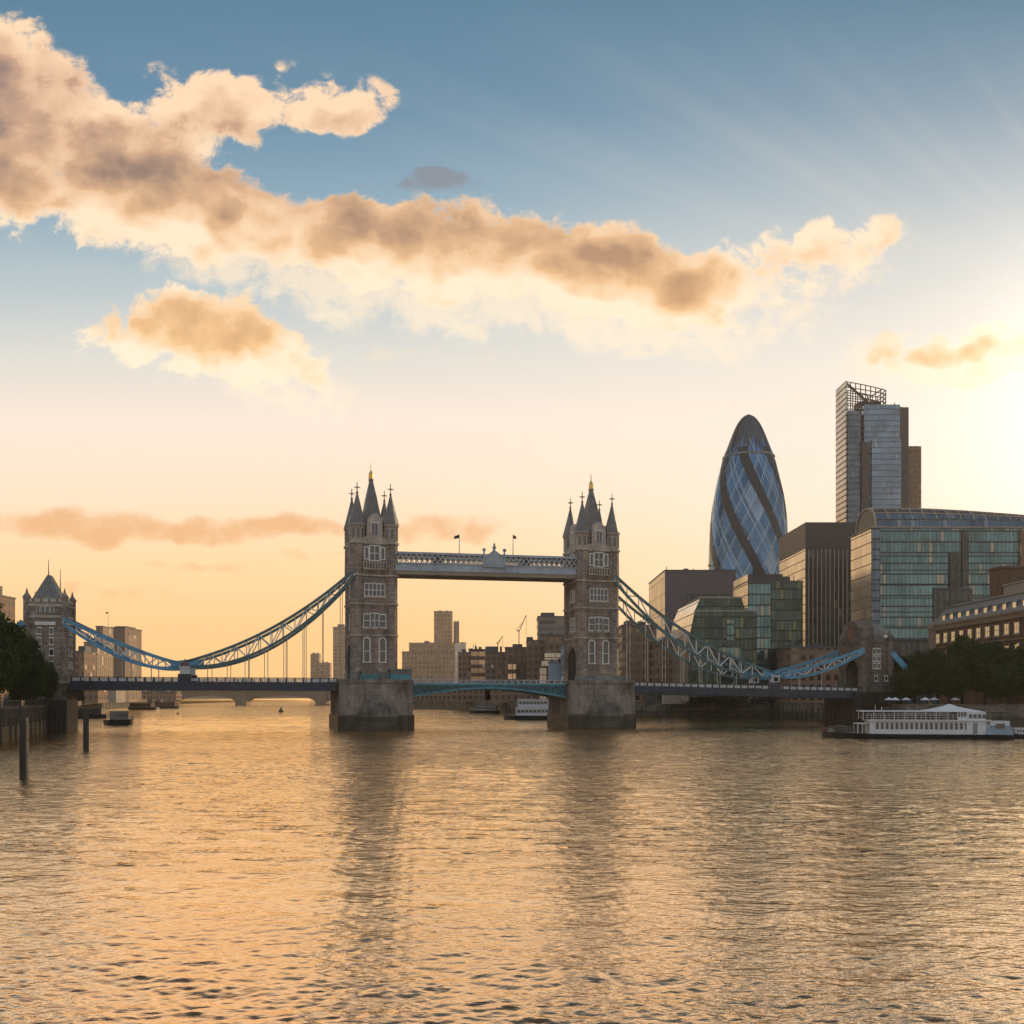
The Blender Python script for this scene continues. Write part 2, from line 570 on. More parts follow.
M['pane'] = plain('dark window glass', (0.035, 0.045, 0.045), 0.12, 0.0, var=0.4, scale=0.8, spec=0.9)
M['dark'] = plain('near-black fill', (0.018, 0.015, 0.013), 0.9, var=0.3)
M['teal'] = plain('teal bridge paint', (0.05, 0.23, 0.27), 0.45, 0.0, var=0.3, scale=0.7)
M['blue'] = plain('sky blue bridge paint', (0.10, 0.30, 0.44), 0.42, 0.0, var=0.3, scale=0.7)
M['navy'] = plain('navy bridge paint', (0.018, 0.030, 0.052), 0.45, 0.0, var=0.3, scale=0.7)
M['white'] = plain('white bridge paint', (0.66, 0.64, 0.60), 0.5, 0.0, var=0.12, scale=0.7)
M['greyblue'] = plain('grey blue panel paint', (0.36, 0.41, 0.45), 0.45, 0.1, var=0.3, scale=0.5)
M['soffit'] = plain('walkway soffit', (0.52, 0.45, 0.36), 0.7, var=0.15)
M['asphalt'] = plain('asphalt', (0.05, 0.05, 0.05), 0.9, var=0.2)
M['paving'] = plain('bank paving', (0.16, 0.14, 0.12), 0.9, var=0.2, scale=0.3)
M['quay'] = masonry('quay stone', (0.20, 0.17, 0.135), 1.6, 0.7, 0.6, 0.25, stain=0.45)
M['darkquay'] = masonry('wet shaded quay stone', (0.085, 0.07, 0.055), 1.6, 0.7, 0.6, 0.25, stain=0.45)  # quay stone darkened for wet and for the shade on the left bank
M['dim'] = masonry('darker granite', (0.19, 0.155, 0.128), 1.3, 0.6, 0.6, 0.2, stain=0.4)  # tower granite in a darker tone, for the right abutment
M['lattice'] = plain('pale lattice metal', (0.45, 0.52, 0.56), 0.35, 0.4, var=0.1)
M['timber'] = plain('wet timber', (0.030, 0.024, 0.018), 0.6, var=0.4, scale=2.0, bump=0.5, streak=True)
M['rust'] = plain('rust red paint', (0.17, 0.055, 0.035), 0.6, var=0.3)
M['bark'] = plain('bark', (0.05, 0.038, 0.028), 0.9, var=0.3, scale=3, bump=0.5, streak=True)
M['hull'] = plain('black hull paint', (0.018, 0.018, 0.02), 0.35, var=0.3)
M['boatwhite'] = plain('white boat paint', (0.72, 0.70, 0.68), 0.4, var=0.08)
M['canvas'] = plain('white canvas', (0.74, 0.72, 0.70), 0.8, var=0.08)
M['bluegrey'] = plain('blue grey boat paint', (0.26, 0.34, 0.40), 0.45, var=0.15)
M['metal'] = plain('grey metal', (0.22, 0.22, 0.22), 0.45, 0.6, var=0.2)
M['brick'] = masonry('red brown brick', (0.20, 0.105, 0.065), 0.24, 0.09, 0.8, 0.25, stain=0.3)
M['warehouse'] = masonry('brown brick', (0.17, 0.105, 0.07), 0.5, 0.2, 0.8, 0.25, stain=0.3)
M['concrete'] = plain('brown concrete', (0.26, 0.175, 0.115), 0.85, var=0.2, scale=0.3, streak=True)
M['palestone'] = plain('pale stone', (0.42, 0.35, 0.27), 0.85, var=0.15, scale=0.4, streak=True)
M['roofing'] = plain('grey roofing', (0.12, 0.115, 0.11), 0.75, var=0.25, scale=0.5)
M['darkclad'] = plain('dark cladding', (0.058, 0.050, 0.046), 0.5, 0.0, var=0.15, scale=0.4)
M['mauveclad'] = plain('plain grey brown cladding', (0.15, 0.12, 0.115), 0.6, 0.0, var=0.10, scale=0.2)


# ------------------------------------------------------------------ water
def build_water():
    az = np.concatenate([np.linspace(-105, -34, 40, endpoint=False), np.linspace(-34, 34, 620), np.linspace(34, 105, 41)[1:]])
    az = np.radians(az)
    r = np.concatenate([np.linspace(1.5, 18, 20, endpoint=False), 18 * np.exp(np.linspace(0, math.log(420 / 18), 1150)),
                        420 * np.exp(np.linspace(0, math.log(3000 / 420), 60))[1:]])
    A, Rr = np.meshgrid(az, r)
    xs, ys = Rr * np.sin(A), Rr * np.cos(A)
    zs = np.zeros_like(xs)
    K = 110
    dr = np.gradient(r)[:, None]
    for i in range(K):
        lam = 0.26 * (5.0 / 0.26) ** (RNG.random() ** 1.35)
        th = math.radians(-90 + RNG.normal(0, 36))
        k = 2 * math.pi / lam
        slope = 0.023 * (0.75 + 0.5 * RNG.random()) * (1.05 if lam < 1.0 else 0.45)
        amp = slope / k
        att = np.clip((lam - 2.4 * dr) / (2.0 * dr), 0, 1)
        ph = RNG.random() * 6.283
        q = k * (xs * math.cos(th) + ys * math.sin(th)) + ph
        # slow wandering so that no regular pattern builds up
        q = q + 1.4 * np.sin(xs * 0.05 * (1 + .3 * math.sin(i)) + i) + 1.2 * np.sin(ys * 0.035 + xs * 0.012 + 2.1 * i)
        zs += amp * att * (np.sin(q) + 0.22 * np.cos(2 * q))
    patch = 0.72 + 0.28 * (np.sin(xs * 0.045 + 1.3 * np.sin(ys * 0.05)) * np.sin(ys * 0.11 + 1.1 * np.sin(xs * 0.03)) + 0.3)
    zs *= patch
    nr, na = xs.shape
    verts = np.stack([xs, ys, zs], -1).reshape(-1, 3)
    i = np.arange(nr * na).reshape(nr, na)
    quads = np.stack([i[:-1, :-1], i[:-1, 1:], i[1:, 1:], i[1:, :-1]], -1).reshape(-1, 4)
    me = bpy.data.meshes.new('river_water')
    me.vertices.add(len(verts))
    me.vertices.foreach_set('co', verts.astype(np.float32).ravel())
    me.loops.add(quads.size)
    me.loops.foreach_set('vertex_index', quads[:, ::-1].astype(np.int32).ravel())
    me.polygons.add(len(quads))
    me.polygons.foreach_set('loop_start', (np.arange(len(quads)) * 4).astype(np.int32))
    me.polygons.foreach_set('loop_total', np.full(len(quads), 4, np.int32))
    me.polygons.foreach_set('use_smooth', np.ones(len(quads), bool))
    me.update(calc_edges=True)
    m, N, b = new_mat('river water')
    co = N.new('ShaderNodeTexCoord').outputs['Object']
    st = N.vm('MULTIPLY', co, (0.55, 1.0, 1.0))
    n1, _ = N.noise(st, 5.0, 3, 0.6)
    n2, _ = N.noise(st, 1.1, 4, 0.6)
    pt, _ = N.noise(N.vm('MULTIPLY', co, (0.5, 1.0, 1.0)), 0.028, 4, 0.6)
    cam_d = N.vm('LENGTH', co)
    far = N.mul(N.smooth(cam_d, 25, 130), N.smooth(cam_d, 150, 330, 1.0, 0.3))
    h = N.add(N.mul(n1, 0.032), N.mul(N.mul(n2, far), 0.24))
    ns, _ = N.noise(N.vm('MULTIPLY', co, (0.30, 1.0, 1.0)), 0.85, 3, 0.55)
    h = N.add(h, N.mul(N.mul(N.smooth(ns, 0.50, 0.80), N.smooth(cam_d, 20, 70)), N.smooth(cam_d, 60, 260, 0.17, 0.26)))
    h = N.mul(h, N.smooth(pt, 0.3, 0.7, 0.55, 1.25))
    bp = N.new('ShaderNodeBump')
    bp.inputs['Strength'].default_value = 1.0
    bp.inputs['Distance'].default_value = 1.0
    N.put(bp.inputs['Height'], h)
    N.put(b.inputs['Normal'], bp.outputs[0])
    b.inputs['Base Color'].default_value = (0.11, 0.068, 0.034, 1)
    b.inputs['Roughness'].default_value = 0.10
    b.inputs['IOR'].default_value = 1.9
    b.inputs['Specular IOR Level'].default_value = 0.6
    gl = N.new('ShaderNodeBsdfGlossy')
    gl.inputs['Color'].default_value = (1.0, 0.80, 0.55, 1)
    gl.inputs['Roughness'].default_value = 0.04
    N.put(gl.inputs['Normal'], bp.outputs[0])
    ms = N.new('ShaderNodeMixShader')
    lw = N.new('ShaderNodeLayerWeight')
    lw.inputs['Blend'].default_value = 0.5
    N.put(lw.inputs['Normal'], bp.outputs[0])
    N.put(ms.inputs[0], N.rng(lw.outputs['Facing'], 0.44, 0.76, 0.05, 0.98))
    N.put(gl.inputs['Color'], N.mix(N.rng(lw.outputs['Facing'], 0.55, 0.97), (1.0, 0.62, 0.34, 1), (1.0, 0.87, 0.65, 1)))  # gold tint puts the sunset's colour into the water's sheen
    N.l.new(b.outputs[0], ms.inputs[1])
    N.l.new(gl.outputs[0], ms.inputs[2])
    N.l.new(ms.outputs[0], N.n['Material Output'].inputs['Surface'])
    me.materials.append(m)
    o = bpy.data.objects.new('river_water', me)
    COL.objects.link(o)
    tag(o, 'golden rippled river water', None, None, 'structure')


build_water()

# ------------------------------------------------------------------ banks
BANK = 5.0


def bank(name, label, poly):
    b = MB()
    b.prism(poly, BANK - 0.6, BANK)
    tag(b.build(name, M['paving']), label, None, None, 'structure')


SOUTH = [(-36, 2), (-66, 100), (-88, 172), (-104, 222), (-124, 250), (-188, 430), (-265, 645), (-395, 1190), (-560, 2700), (-2600, 2700), (-2600, 2)]
NORTH = [(100, 255), (420, 235), (2600, 235), (2600, 2700), (-330, 2700), (-175, 1010), (-69, 700), (-24, 570), (12, 412), (70, 392), (100, 385)]
bank('south_bank', 'paved south riverside behind the quay wall', SOUTH)
bank('north_bank', 'paved north riverside behind the quay wall', NORTH)


def quay(label, pts, top=BANK + 0.9, face='quay'):
    t = thing('quay_wall', label, 'wall', (pts[0][0], pts[0][1], 0), 0, 'stone quay walls along the river')
    ox, oy = pts[0]
    w, c, d = MB(), MB(), MB()
    for (x0, y0), (x1, y1) in zip(pts[:-1], pts[1:]):
        a = math.atan2(y1 - y0, x1 - x0)
        L = math.hypot(x1 - x0, y1 - y0)
        m = Matrix.Translation((x0 - ox, y0 - oy, 0)) @ Matrix.Rotation(a, 4, 'Z')
        w.box(-0.02, L, -0.5, 0.5, 2.6, top - 0.35, m)
        c.box(-0.05, L + 0.05, -0.62, 0.62, top - 0.35, top, m)
        d.box(-0.02, L, -0.56, 0.56, -1.5, 2.6, m)
        k = 6.0
        while k < L:
            d.box(k - 0.18, k + 0.18, -0.82, 0.82, -1.0, 3.9, m)
            k += 6.0
    w.build('wall_face', M[face], t)
    c.build('coping', M['quay'], t)
    d.build('tide_band', M['wet'], t)


quay('shade-darkened stone quay wall below the left bank trees', [(-36, 2), (-66, 100), (-88, 172), (-104, 222), (-112, 232)], face='darkquay')
quay('distant quay wall behind the left bridge span', [(-124, 250), (-188, 430), (-265, 645), (-395, 1190)])
quay('long quay wall seen under the right bridge span', [(-175, 1010), (-69, 700), (-24, 570), (12, 412), (70, 392), (100, 385), (100, 295)])
quay('quay wall behind the white river boat', [(100, 262), (100, 255), (420, 235)])

# ------------------------------------------------------------------ bridge
RB = R(12.0)
RT = R(18.0)
CB, SB = math.cos(RB), math.sin(RB)
L0 = Vector((-35.25, 250.0, 0))
SPAN = 57.2


def bw(s, t=0.0, z=0.0):
    return (L0.x + s * CB - t * SB, L0.y + s * SB + t * CB, z)


def arch_poly(w, z0, z1, n=10, pointed=False):
    """outline of an arched opening, in x-z"""
    h = w / 2
    pts = [(-h, z0), (h, z0)]
    zc = z1 - (h * 1.25 if pointed else h)
    for i in range(n + 1):
        a = math.pi * i / n
        zz = math.sin(a)
        if pointed:
            zz = 1 - abs(math.cos(a)) ** 1.25 if abs(math.cos(a)) < 1 else 0
            pts.append((h * math.cos(a), zc + h * 1.25 * zz))
        else:
            pts.append((h * math.cos(a), zc + h * zz))
    return pts


def win(parent, cx, z0, z1, w, y, lights=1, arched=False, transom=True, rotz=0.0, fr=0.22, sill=True):
    """a stone-framed window on the local -y face; the pane is the part and the frame its sub-part"""
    p = MB()
    if arched:
        p.xz([(cx + a, b) for a, b in arch_poly(w, z0, z1, 8)], y - 0.05, y + 0.3)
    else:
        p.box(cx - w / 2, cx + w / 2, y - 0.05, y + 0.3, z0, z1)
    po = p.build('window', M['pane'], parent, rotz=rotz)
    f = MB()
    fy0, fy1 = y - 0.22, y + 0.04
    zt = z1 - (w / 2 if arched else 0)
    f.box(cx - w / 2 - fr, cx - w / 2, fy0, fy1, z0, zt)
    f.box(cx + w / 2, cx + w / 2 + fr, fy0, fy1, z0, zt)
    if sill:
        f.box(cx - w / 2 - fr - .1, cx + w / 2 + fr + .1, fy0 - 0.12, fy1, z0 - 0.26, z0)
    if arched:
        for i in range(8):
            a0, a1 = math.pi * i / 8, math.pi * (i + 1) / 8
            q = [(cx + (w / 2 + k) * math.cos(a), zt + (w / 2 + k) * math.sin(a)) for k, a in ((0, a0), (fr, a0), (fr, a1), (0, a1))]
            f.xz(q, fy0, fy1)
    else:
        f.box(cx - w / 2 - fr, cx + w / 2 + fr, fy0 - 0.05, fy1, z1, z1 + 0.28)
    for i in range(1, lights):
        xx = cx - w / 2 + w * i / lights
        f.box(xx - 0.1, xx + 0.1, fy0 + 0.05, fy1, z0, z1 - (0.1 if arched else 0))
    if transom:
        zm = z0 + (zt - z0) * 0.5
        f.box(cx - w / 2, cx + w / 2, fy0 + 0.07, fy1, zm - 0.09, zm + 0.09)
    f.build('frame', M['trim'], po)
    return po


def ring_oct(b, cx, cy, r, z0, z1):
    b.lathe([(r, z0), (r, z1)], 8, cx, cy, math.pi / 8)


TH = 4.15
FACE = 5.05


def make_tower():
    t = thing('bridge_tower', 'tall stone bridge tower with four turrets on the left river pier', 'bridge tower', bw(0, 0, 12.0), RT, 'main bridge towers')
    z = lambda a: a - 12.0
    s = MB()
    s.box(-FACE, FACE, -FACE, FACE, 0, z(45.2))
    s.build('shaft', M['granite'], t)
    c = MB()
    for zz, h, e in ((22.7, .35, .2), (24.3, .3, .14), (30.4, .35, .2), (31.9, .3, .14), (37.3, .45, .28), (38.5, .3, .16), (45.2, .5, .35)):
        c.box(-FACE - e, FACE + e, -FACE - e, FACE + e, z(zz), z(zz + h))
    c.build('string_course', M['limestone'], t)
    b = MB()
    b.box(-FACE - .5, FACE + .5, -FACE - .5, FACE + .5, 0, 1.3)
    b.build('plinth', M['granite'], t)
    # parapet walls between turrets
    p = MB()
    for k in range(4):
        m = Matrix.Rotation(k * math.pi / 2, 4, 'Z')
        p.box(-3, 3, -FACE - 0.1, -FACE + 0.5, z(45.7), z(47.0), m)
    p.build('parapet', M['limestone'], t)
    # corner turrets
    for sx, sy in ((-1, -1), (1, -1), (1, 1), (-1, 1)):
        cx, cy = sx * TH, sy * TH
        q = MB()
        q.lathe([(1.72, 0), (1.72, z(37.2)), (1.85, z(38.6)), (1.78, z(45.35))], 8, cx, cy, math.pi / 8)
        tu = q.build('turret', M['granite'], t)
        q = MB(); q.lathe([(1.70, z(45.3)), (1.70, z(50.1))], 8, cx, cy, math.pi / 8)
        for zz, h, e in ((22.7, .35, .2), (30.4, .35, .2), (37.3, .45, .25), (45.25, .5, .32), (49.7, .5, .25)):
            r_ = MB(); ring_oct(r_, cx, cy, 1.80 + e, z(zz), z(zz + h)); r_.build('turret_ring', M['limestone'], tu)
        for k in range(8):                                     # blind panels of the top stage
            a = k * math.pi / 4
            m = Matrix.Translation((cx, cy, 0)) @ Matrix.Rotation(a, 4, 'Z')
            q.box(1.6, 1.74, -0.62, -0.40, z(46.2), z(49.5), m)
            q.box(1.6, 1.74, 0.40, 0.62, z(46.2), z(49.5), m)
        q.build('turret_stage', M['limestone'], tu)
        q = MB()
        for k in range(8):
            a = k * math.pi / 4
            m = Matrix.Translation((cx, cy, 0)) @ Matrix.Rotation(a, 4, 'Z')
            q.box(1.5, 1.67, -0.22, 0.22, z(46.7), z(48.9), m)
        q.build('slit_window', M['pane'], tu)
        q = MB()
        q.lathe([(2.15, z(50.2)), (2.05, z(50.5)), (1.35, z(53.0)), (0.62, z(55.9)), (0.16, z(57.8))], 8, cx, cy, math.pi / 8)
        q.build('spire', M['slate'], tu)
        q = MB()
        q.lathe([(0.3, z(57.6)), (0.34, z(57.9)), (0.14, z(58.1)), (0.12, z(60.2)), (0.02, z(60.5))], 6, cx, cy)
        q.bar((cx - .75, cy, z(59.1)), (cx + .75, cy, z(59.1)), .2)
        q.bar((cx, cy - .75, z(59.1)), (cx, cy + .75, z(59.1)), .2)
        q.build('finial', M['slate'], tu)
    # central spire and lantern
    q = MB()
    q.lathe([(4.6, z(45.8)), (4.1, z(47.4)), (3.0, z(52.4)), (1.75, z(57.6)), (0.62, z(61.6)), (0.75, z(61.8)), (0.75, z(62.2))], 4, 0, 0, math.pi / 4)
    rf = q.build('roof', M['slate'], t)
    q = MB()
    q.lathe([(0.62, z(62.2)), (0.55, z(63.6)), (0.32, z(64.0)), (0.15, z(64.4)), (0.1, z(66.0)), (0.02, z(66.3))], 8)
    q.build('lantern', M['gold'], rf)
    # dormers, one per side
    for k in range(4):
        a = k * math.pi / 2
        q = MB()
        q.xz([(-1.95, z(45.7)), (1.95, z(45.7)), (1.95, z(49.6)), (1.75, z(51.0)), (1.25, z(52.0)), (.6, z(52.6)), (0, z(52.8)), (-.6, z(52.6)), (-1.25, z(52.0)), (-1.75, z(51.0)), (-1.95, z(49.6))], -FACE - 0.22, -1.0)
        dm = q.build('dormer', M['limestone'], t, rotz=a)
        q = MB()
        q.box(-.75, .75, -FACE - 0.3, -FACE - 0.1, z(47.6), z(50.2))
        q.build('dormer_window', M['pane'], dm)
        q = MB()
        q.box(-.97, -.75, -FACE - .4, -FACE - .2, z(47.5), z(50.3))
        q.box(.75, .97, -FACE - .4, -FACE - .2, z(47.5), z(50.3))
        q.box(-.97, .97, -FACE - .4, -FACE - .2, z(50.3), z(50.55))
        q.box(-.06, .06, -FACE - .38, -FACE - .2, z(47.5), z(50.3))
        q.build('dormer_frame', M['trim'], dm)
    # windows, front and back alike, then the sides
    for a in (0.0, math.pi):
        win(t, 0, z(41.3), z(44.7), 2.2, -FACE, 2, rotz=a, fr=.3)
        for sx in (-1, 1):
            win(t, sx * 2.0, z(41.6), z(44.3), 0.7, -FACE, 1, rotz=a, fr=.3, transom=False)
            win(t, sx * 1.95, z(24.9), z(27.9), 1.4, -FACE, 1, rotz=a, fr=.22)
            win(t, sx * 1.95, z(16.4), z(22.2), 1.35, -FACE, 1, True, rotz=a, fr=.3)
        win(t, 0, z(24.9), z(28.1), 1.9, -FACE, 2, rotz=a, fr=.22)
        win(t, 0, z(32.5), z(35.4), 4.8, -FACE, 5, rotz=a, fr=.22)
        # balcony with brackets under the upper window
        q = MB()
        q.box(-2.9, 2.9, -FACE - .85, -FACE, z(38.9), z(39.15))
        q.box(-2.9, 2.9, -FACE - .85, -FACE - .65, z(40.6), z(40.85))
        for i in range(9):
            xx = -2.8 + 5.6 * i / 8
            q.box(xx - .14, xx + .14, -FACE - .82, -FACE - .68, z(39.15), z(40.6))
        for xx in (-2.6, -.9, .9, 2.6):
            q.yz([(-FACE - .8, z(38.9)), (-FACE, z(38.9)), (-FACE, z(37.9))], xx - .15, xx + .15)
        q.build('balcony', M['limestone'], t, rotz=a)
        q = MB()
        q.box(-2.7, 2.7, -FACE - .35, -FACE - .02, z(35.72), z(36.5))
        q.build('window_hood', M['granite'], t, rotz=a)
    for a in (math.pi / 2, -math.pi / 2):
        q = MB()
        q.xz(arch_poly(4.6, z(12.0), z(20.6), 10, True), -FACE - .52, -FACE + .05)
        q.build('road_arch_shade', M['dark'], t, rotz=a)  # near-black slab holds the shade of the passage; the shaft is solid
        win(t, 0, z(41.3), z(44.7), 2.0, -FACE, 2, rotz=a, fr=.3)
        win(t, 0, z(24.9), z(28.0), 3.0, -FACE, 3, rotz=a)
        win(t, 0, z(32.5), z(35.2), 2.4, -FACE, 2, rotz=a)
    return t


tw = make_tower()
tw2 = copy_tree(tw)
tw2.location = bw(SPAN, 0, 12.0)
tw2['label'] = 'tall stone bridge tower with four turrets on the right river pier'


def make_pier():
    t = thing('bridge_pier', 'massive granite river pier under the left bridge tower', 'bridge pier', bw(0, 0, 0), RT, 'river piers of the bridge')
    w, d0, d1 = 9.0, -9.4, 9.6
    ch = 1.6
    def outline(e):
        return [(-w - e, d0 + ch), (-w + ch, d0 - e), (w - ch, d0 - e), (w + e, d0 + ch), (w + e, d1 - ch), (w - ch, d1 + e), (-w + ch, d1 + e), (-w - e, d1 - ch)]
    q = MB()
    q.prism(outline(0.0), 3.4, 11.2)
    q.build('pier_body', M['pier'], t)
    q = MB()
    q.prism(outline(0.28), 11.2, 11.6)
    q.prism(outline(0.12), 11.6, 12.0)
    q.build('coping', M['pier'], t)
    q = MB()
    q.prism(outline(0.35), -2, 3.4)
    q.build('tide_band', M['wet'], t)
    for sgn in (1, -1):
        q = MB()
        vs, fs = [], []
        nz, nx = 10, 16
        for k in range(nz + 1):
            zz = 9.3 * k / nz - 1.0
            f = math.sqrt(max(0.0, 1 - (max(zz, 0) / 8.4) ** 2)) if zz < 8.39 else 0.0
            for i in range(nx + 1):
                a = math.pi * i / nx
                vs.append((5.6 * f * math.cos(a), d0 + 0.1 - 3.0 * f * math.sin(a), zz))
        for k in range(nz):
            for i in range(nx):
                o = k * (nx + 1) + i
                fs.append((o, o + 1, o + nx + 2, o + nx + 1))
        q.add(vs, fs)
        cw = q.build('cutwater', M['cut'], t, smooth=True, rotz=0 if sgn > 0 else math.pi)
        q = MB()
        for zz in (-1.0, 1.2, 3.1):
            f = math.sqrt(1 - (max(zz, 0) / 8.4) ** 2)
            for i in range(nx + 1):
                a = math.pi * i / nx
                q.v.append((5.75 * f * math.cos(a), d0 + 0.1 - 3.15 * f * math.sin(a), zz))
        for k in range(2):
            for i in range(nx):
                o_ = k * (nx + 1) + i
                q.f.append((o_, o_ + 1, o_ + nx + 2, o_ + nx + 1))
        q.build('tide_stain', M['wet'], cw, smooth=True)
    return t


pr = make_pier()
pr2 = copy_tree(pr)
pr2.location = bw(SPAN, 0, 0)
pr2['label'] = 'massive granite river pier under the right bridge tower'


# control cabins and railings on the pier tops
def cabin(label, s, t, w, d, h, z=12.0, rot=RT, wall='teal'):
    o = thing('control_cabin', label, 'cabin', bw(s, t, z), rot, 'bridge control cabins')
    q = MB(); q.box(-w / 2, w / 2, -d / 2, d / 2, 0, h * .45); q.build('lower_wall', M[wall], o)
    q = MB(); q.box(-w / 2 + .12, w / 2 - .12, -d / 2 + .12, d / 2 - .12, h * .45, h * .88); wn = q.build('window', M['pane'], o)
    n = max(2, int(w / 1.2))
    for i in range(n + 1):
        xx = -w / 2 + w * i / n
        for yy in (-d / 2, d / 2 - .12):
            gb(wn, 'window_mullion', M[wall], xx - .07, xx + .07, yy, yy + .11, h * .45, h * .88)
    q = MB(); q.box(-w / 2 - .3, w / 2 + .3, -d / 2 - .3, d / 2 + .3, h * .88, h); q.build('roof', M['slate'], o)
    return o


cabin('small teal control cabin in front of the left tower', -1.0, -7.4, 3.9, 2.2, 2.2)
cabin('wide glazed cabin at the right edge of the left pier', 6.6, -6.6, 5.2, 2.4, 2.6)


def railing(label, s0, s1, t, z, origin):
    o = thing('pier_railing', label, 'railing', bw(origin, 0, z), RT, 'railings on the pier tops')
    q = MB()
    for zz in (.5, 1.1):
        q.bar((s0, t, zz), (s1, t, zz), .08)
    q.build('rail', M['teal'], o)
    n = int((s1 - s0) / 1.5)
    q = MB()
    for i in range(n + 1):
        x = s0 + (s1 - s0) * i / n
        q.box(x - .05, x + .05, t - .05, t + .05, 0, 1.1)
        if i < n:
            q.box(x + .7, x + .78, t - .02, t + .02, .12, 1.05)
    q.build('baluster', M['teal'], o)


railing('teal railing along the right pier top', -7.5, 7.5, -8.6, 12.0, SPAN)
railing('teal railing along the left pier top', -7.5, 2.8, -8.8, 12.0, 0.0)


# deck spans --------------------------------------------------------
def span(name, label, s0, s1, za, zb, group):
    """a girder span in bridge coordinates; za, zb: road level at the two ends"""
    ang = math.atan2(zb - za, s1 - s0)
    L = math.hypot(s1 - s0, zb - za)
    o = thing(name, label, 'bridge span', bw(s0, 0, za), RB, group)
    m = Matrix.Rotation(-ang, 4, 'Y')
    q = MB(); q.box(0, L, -6.4, 6.4, -.5, 0, m); q.build('roadway', M['asphalt'], o)
    for sy in (-1, 1):
        q = MB(); q.box(0, L, sy * 6.75 - .3, sy * 6.75 + .3, -1.75, -.05, m)
        n = int(L / 2.6)
        for i in range(n + 1):
            x = min(L - .2, max(.2, L * i / n))
            q.box(x - .14, x + .14, sy * 6.75 - .38, sy * 6.75 + .38, -1.65, -.1, m)
        q.box(0, L, sy * 6.75 - .45, sy * 6.75 + .45, -1.95, -1.75, m)
        q.build('girder', M['navy'], o)
        q = MB()
        q.box(0, L, sy * 6.75 - .2, sy * 6.75 + .2, -.05, .1, m)
        q.box(0, L, sy * 6.75 - .2, sy * 6.75 + .2, 1.0, 1.16, m)
        k = 0.4
        while k < L:
            q.box(k - .16, k + .16, sy * 6.75 - .22, sy * 6.75 + .22, .1, 1.0, m)
            k += 2.0
        pp = q.build('parapet', M['navy'], o)
        q = MB()
        k = 0.4
        while k < L - 2:
            for a, b in ((.24, .62), (.82, 1.2), (1.4, 1.76)):
                q.box(k + a, k + b, sy * 6.75 - .1, sy * 6.75 + .1, .22, .9, m)
            k += 2.0
        q.build('parapet_panel', M['white'], pp)
    q = MB()
    for i in range(int(L / 5)):
        q.box(2 + 5 * i, 2.5 + 5 * i, -6.4, 6.4, -1.5, -.5, m)
    q.build('cross_beam', M['navy'], o)
    return o


span('side_span', 'suspended road span between left abutment and left tower', -69.0, -8.6, 11.3, 11.2, 'suspended side spans')
span('side_span', 'suspended road span between right tower and right abutment', SPAN + 8.6, SPAN + 74.5, 10.6, 9.2, 'suspended side spans')


def bascule():
    s0, s1 = 8.6, SPAN - 8.6
    o = thing('bascule_span', 'blue opening road span between the two bridge towers', 'bridge span', bw(s0, 0, 11.0), RB)
    L = s1 - s0
    for sy in (-1, 1):
        y = sy * 6.6
        q = MB()
        n = 24
        def low(x): return -3.3 + 2.35 * (1 - abs(2 * x / L - 1) ** 1.7)
        top = [(L * i / n, 0.1) for i in range(n + 1)]
        bot = [(L * i / n, low(L * i / n)) for i in range(n + 1)]
        q.poly([(x, y, a - .25) for x, a in top], .5, .5)
        q.poly([(x, y, a) for x, a in bot], .5, .5)
        q.build('girder_chord', M['teal'], o)
        q = MB()
        for i in range(n):
            x0, x1 = L * i / n, L * (i + 1) / n
            q.box(x0 - .1, x0 + .1, y - .18, y + .18, low(x0), -.1)
            a, b = ((x0, low(x0)), (x1, -.2)) if i >= n / 2 else ((x0, -.2), (x1, low(x1)))
            q.bar((a[0], y, a[1]), (b[0], y, b[1]), .22, .3)
        q.build('girder_lattice', M['chord'], o)
        q = MB()
        poly = top + [(x, a) for x, a in reversed(bot)]
        q.xz([(x, a) for x, a in poly], y + (.28 if sy < 0 else -.4), y + (.4 if sy < 0 else -.28))
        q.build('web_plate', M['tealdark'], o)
        q = MB()
        q.box(0, L, y - .2, y + .2, .92, 1.06)
        q.box(0, L, y - .25, y + .25, .08, .22)
        k = 0.3
        while k < L:
            q.box(k - .12, k + .12, y - .16, y + .16, .22, .92)
            k += 1.6
        q.build('parapet', M['greyblue'], o)
    q = MB(); q.box(0, L / 2 - .06, -6.2, 6.2, -.45, .02); q.box(L / 2 + .06, L, -6.2, 6.2, -.45, .02); q.build('roadway', M['asphalt'], o)


bascule()


def lamp_post(label, s, t, z, rot=RB):
    o = thing('street_lamp', label, 'street lamp', bw(s, t, z), rot, 'lamps along the bridge parapet')
    q = MB(); q.lathe([(.16, 0), (.12, .4), (.07, .5), (.06, 3.0)], 6); q.build('post', M['navy'], o)
    q = MB(); q.lathe([(.1, 3.0), (.24, 3.15), (.28, 3.55), (.05, 3.8)], 6); q.build('lantern', M['white'], o)


lamp_post('street lamp on the left leaf where the opening span meets', SPAN / 2 - 1.2, -6.6, 12.0)
lamp_post('street lamp on the right leaf where the opening span meets', SPAN / 2 + 1.0, -6.6, 12.0)


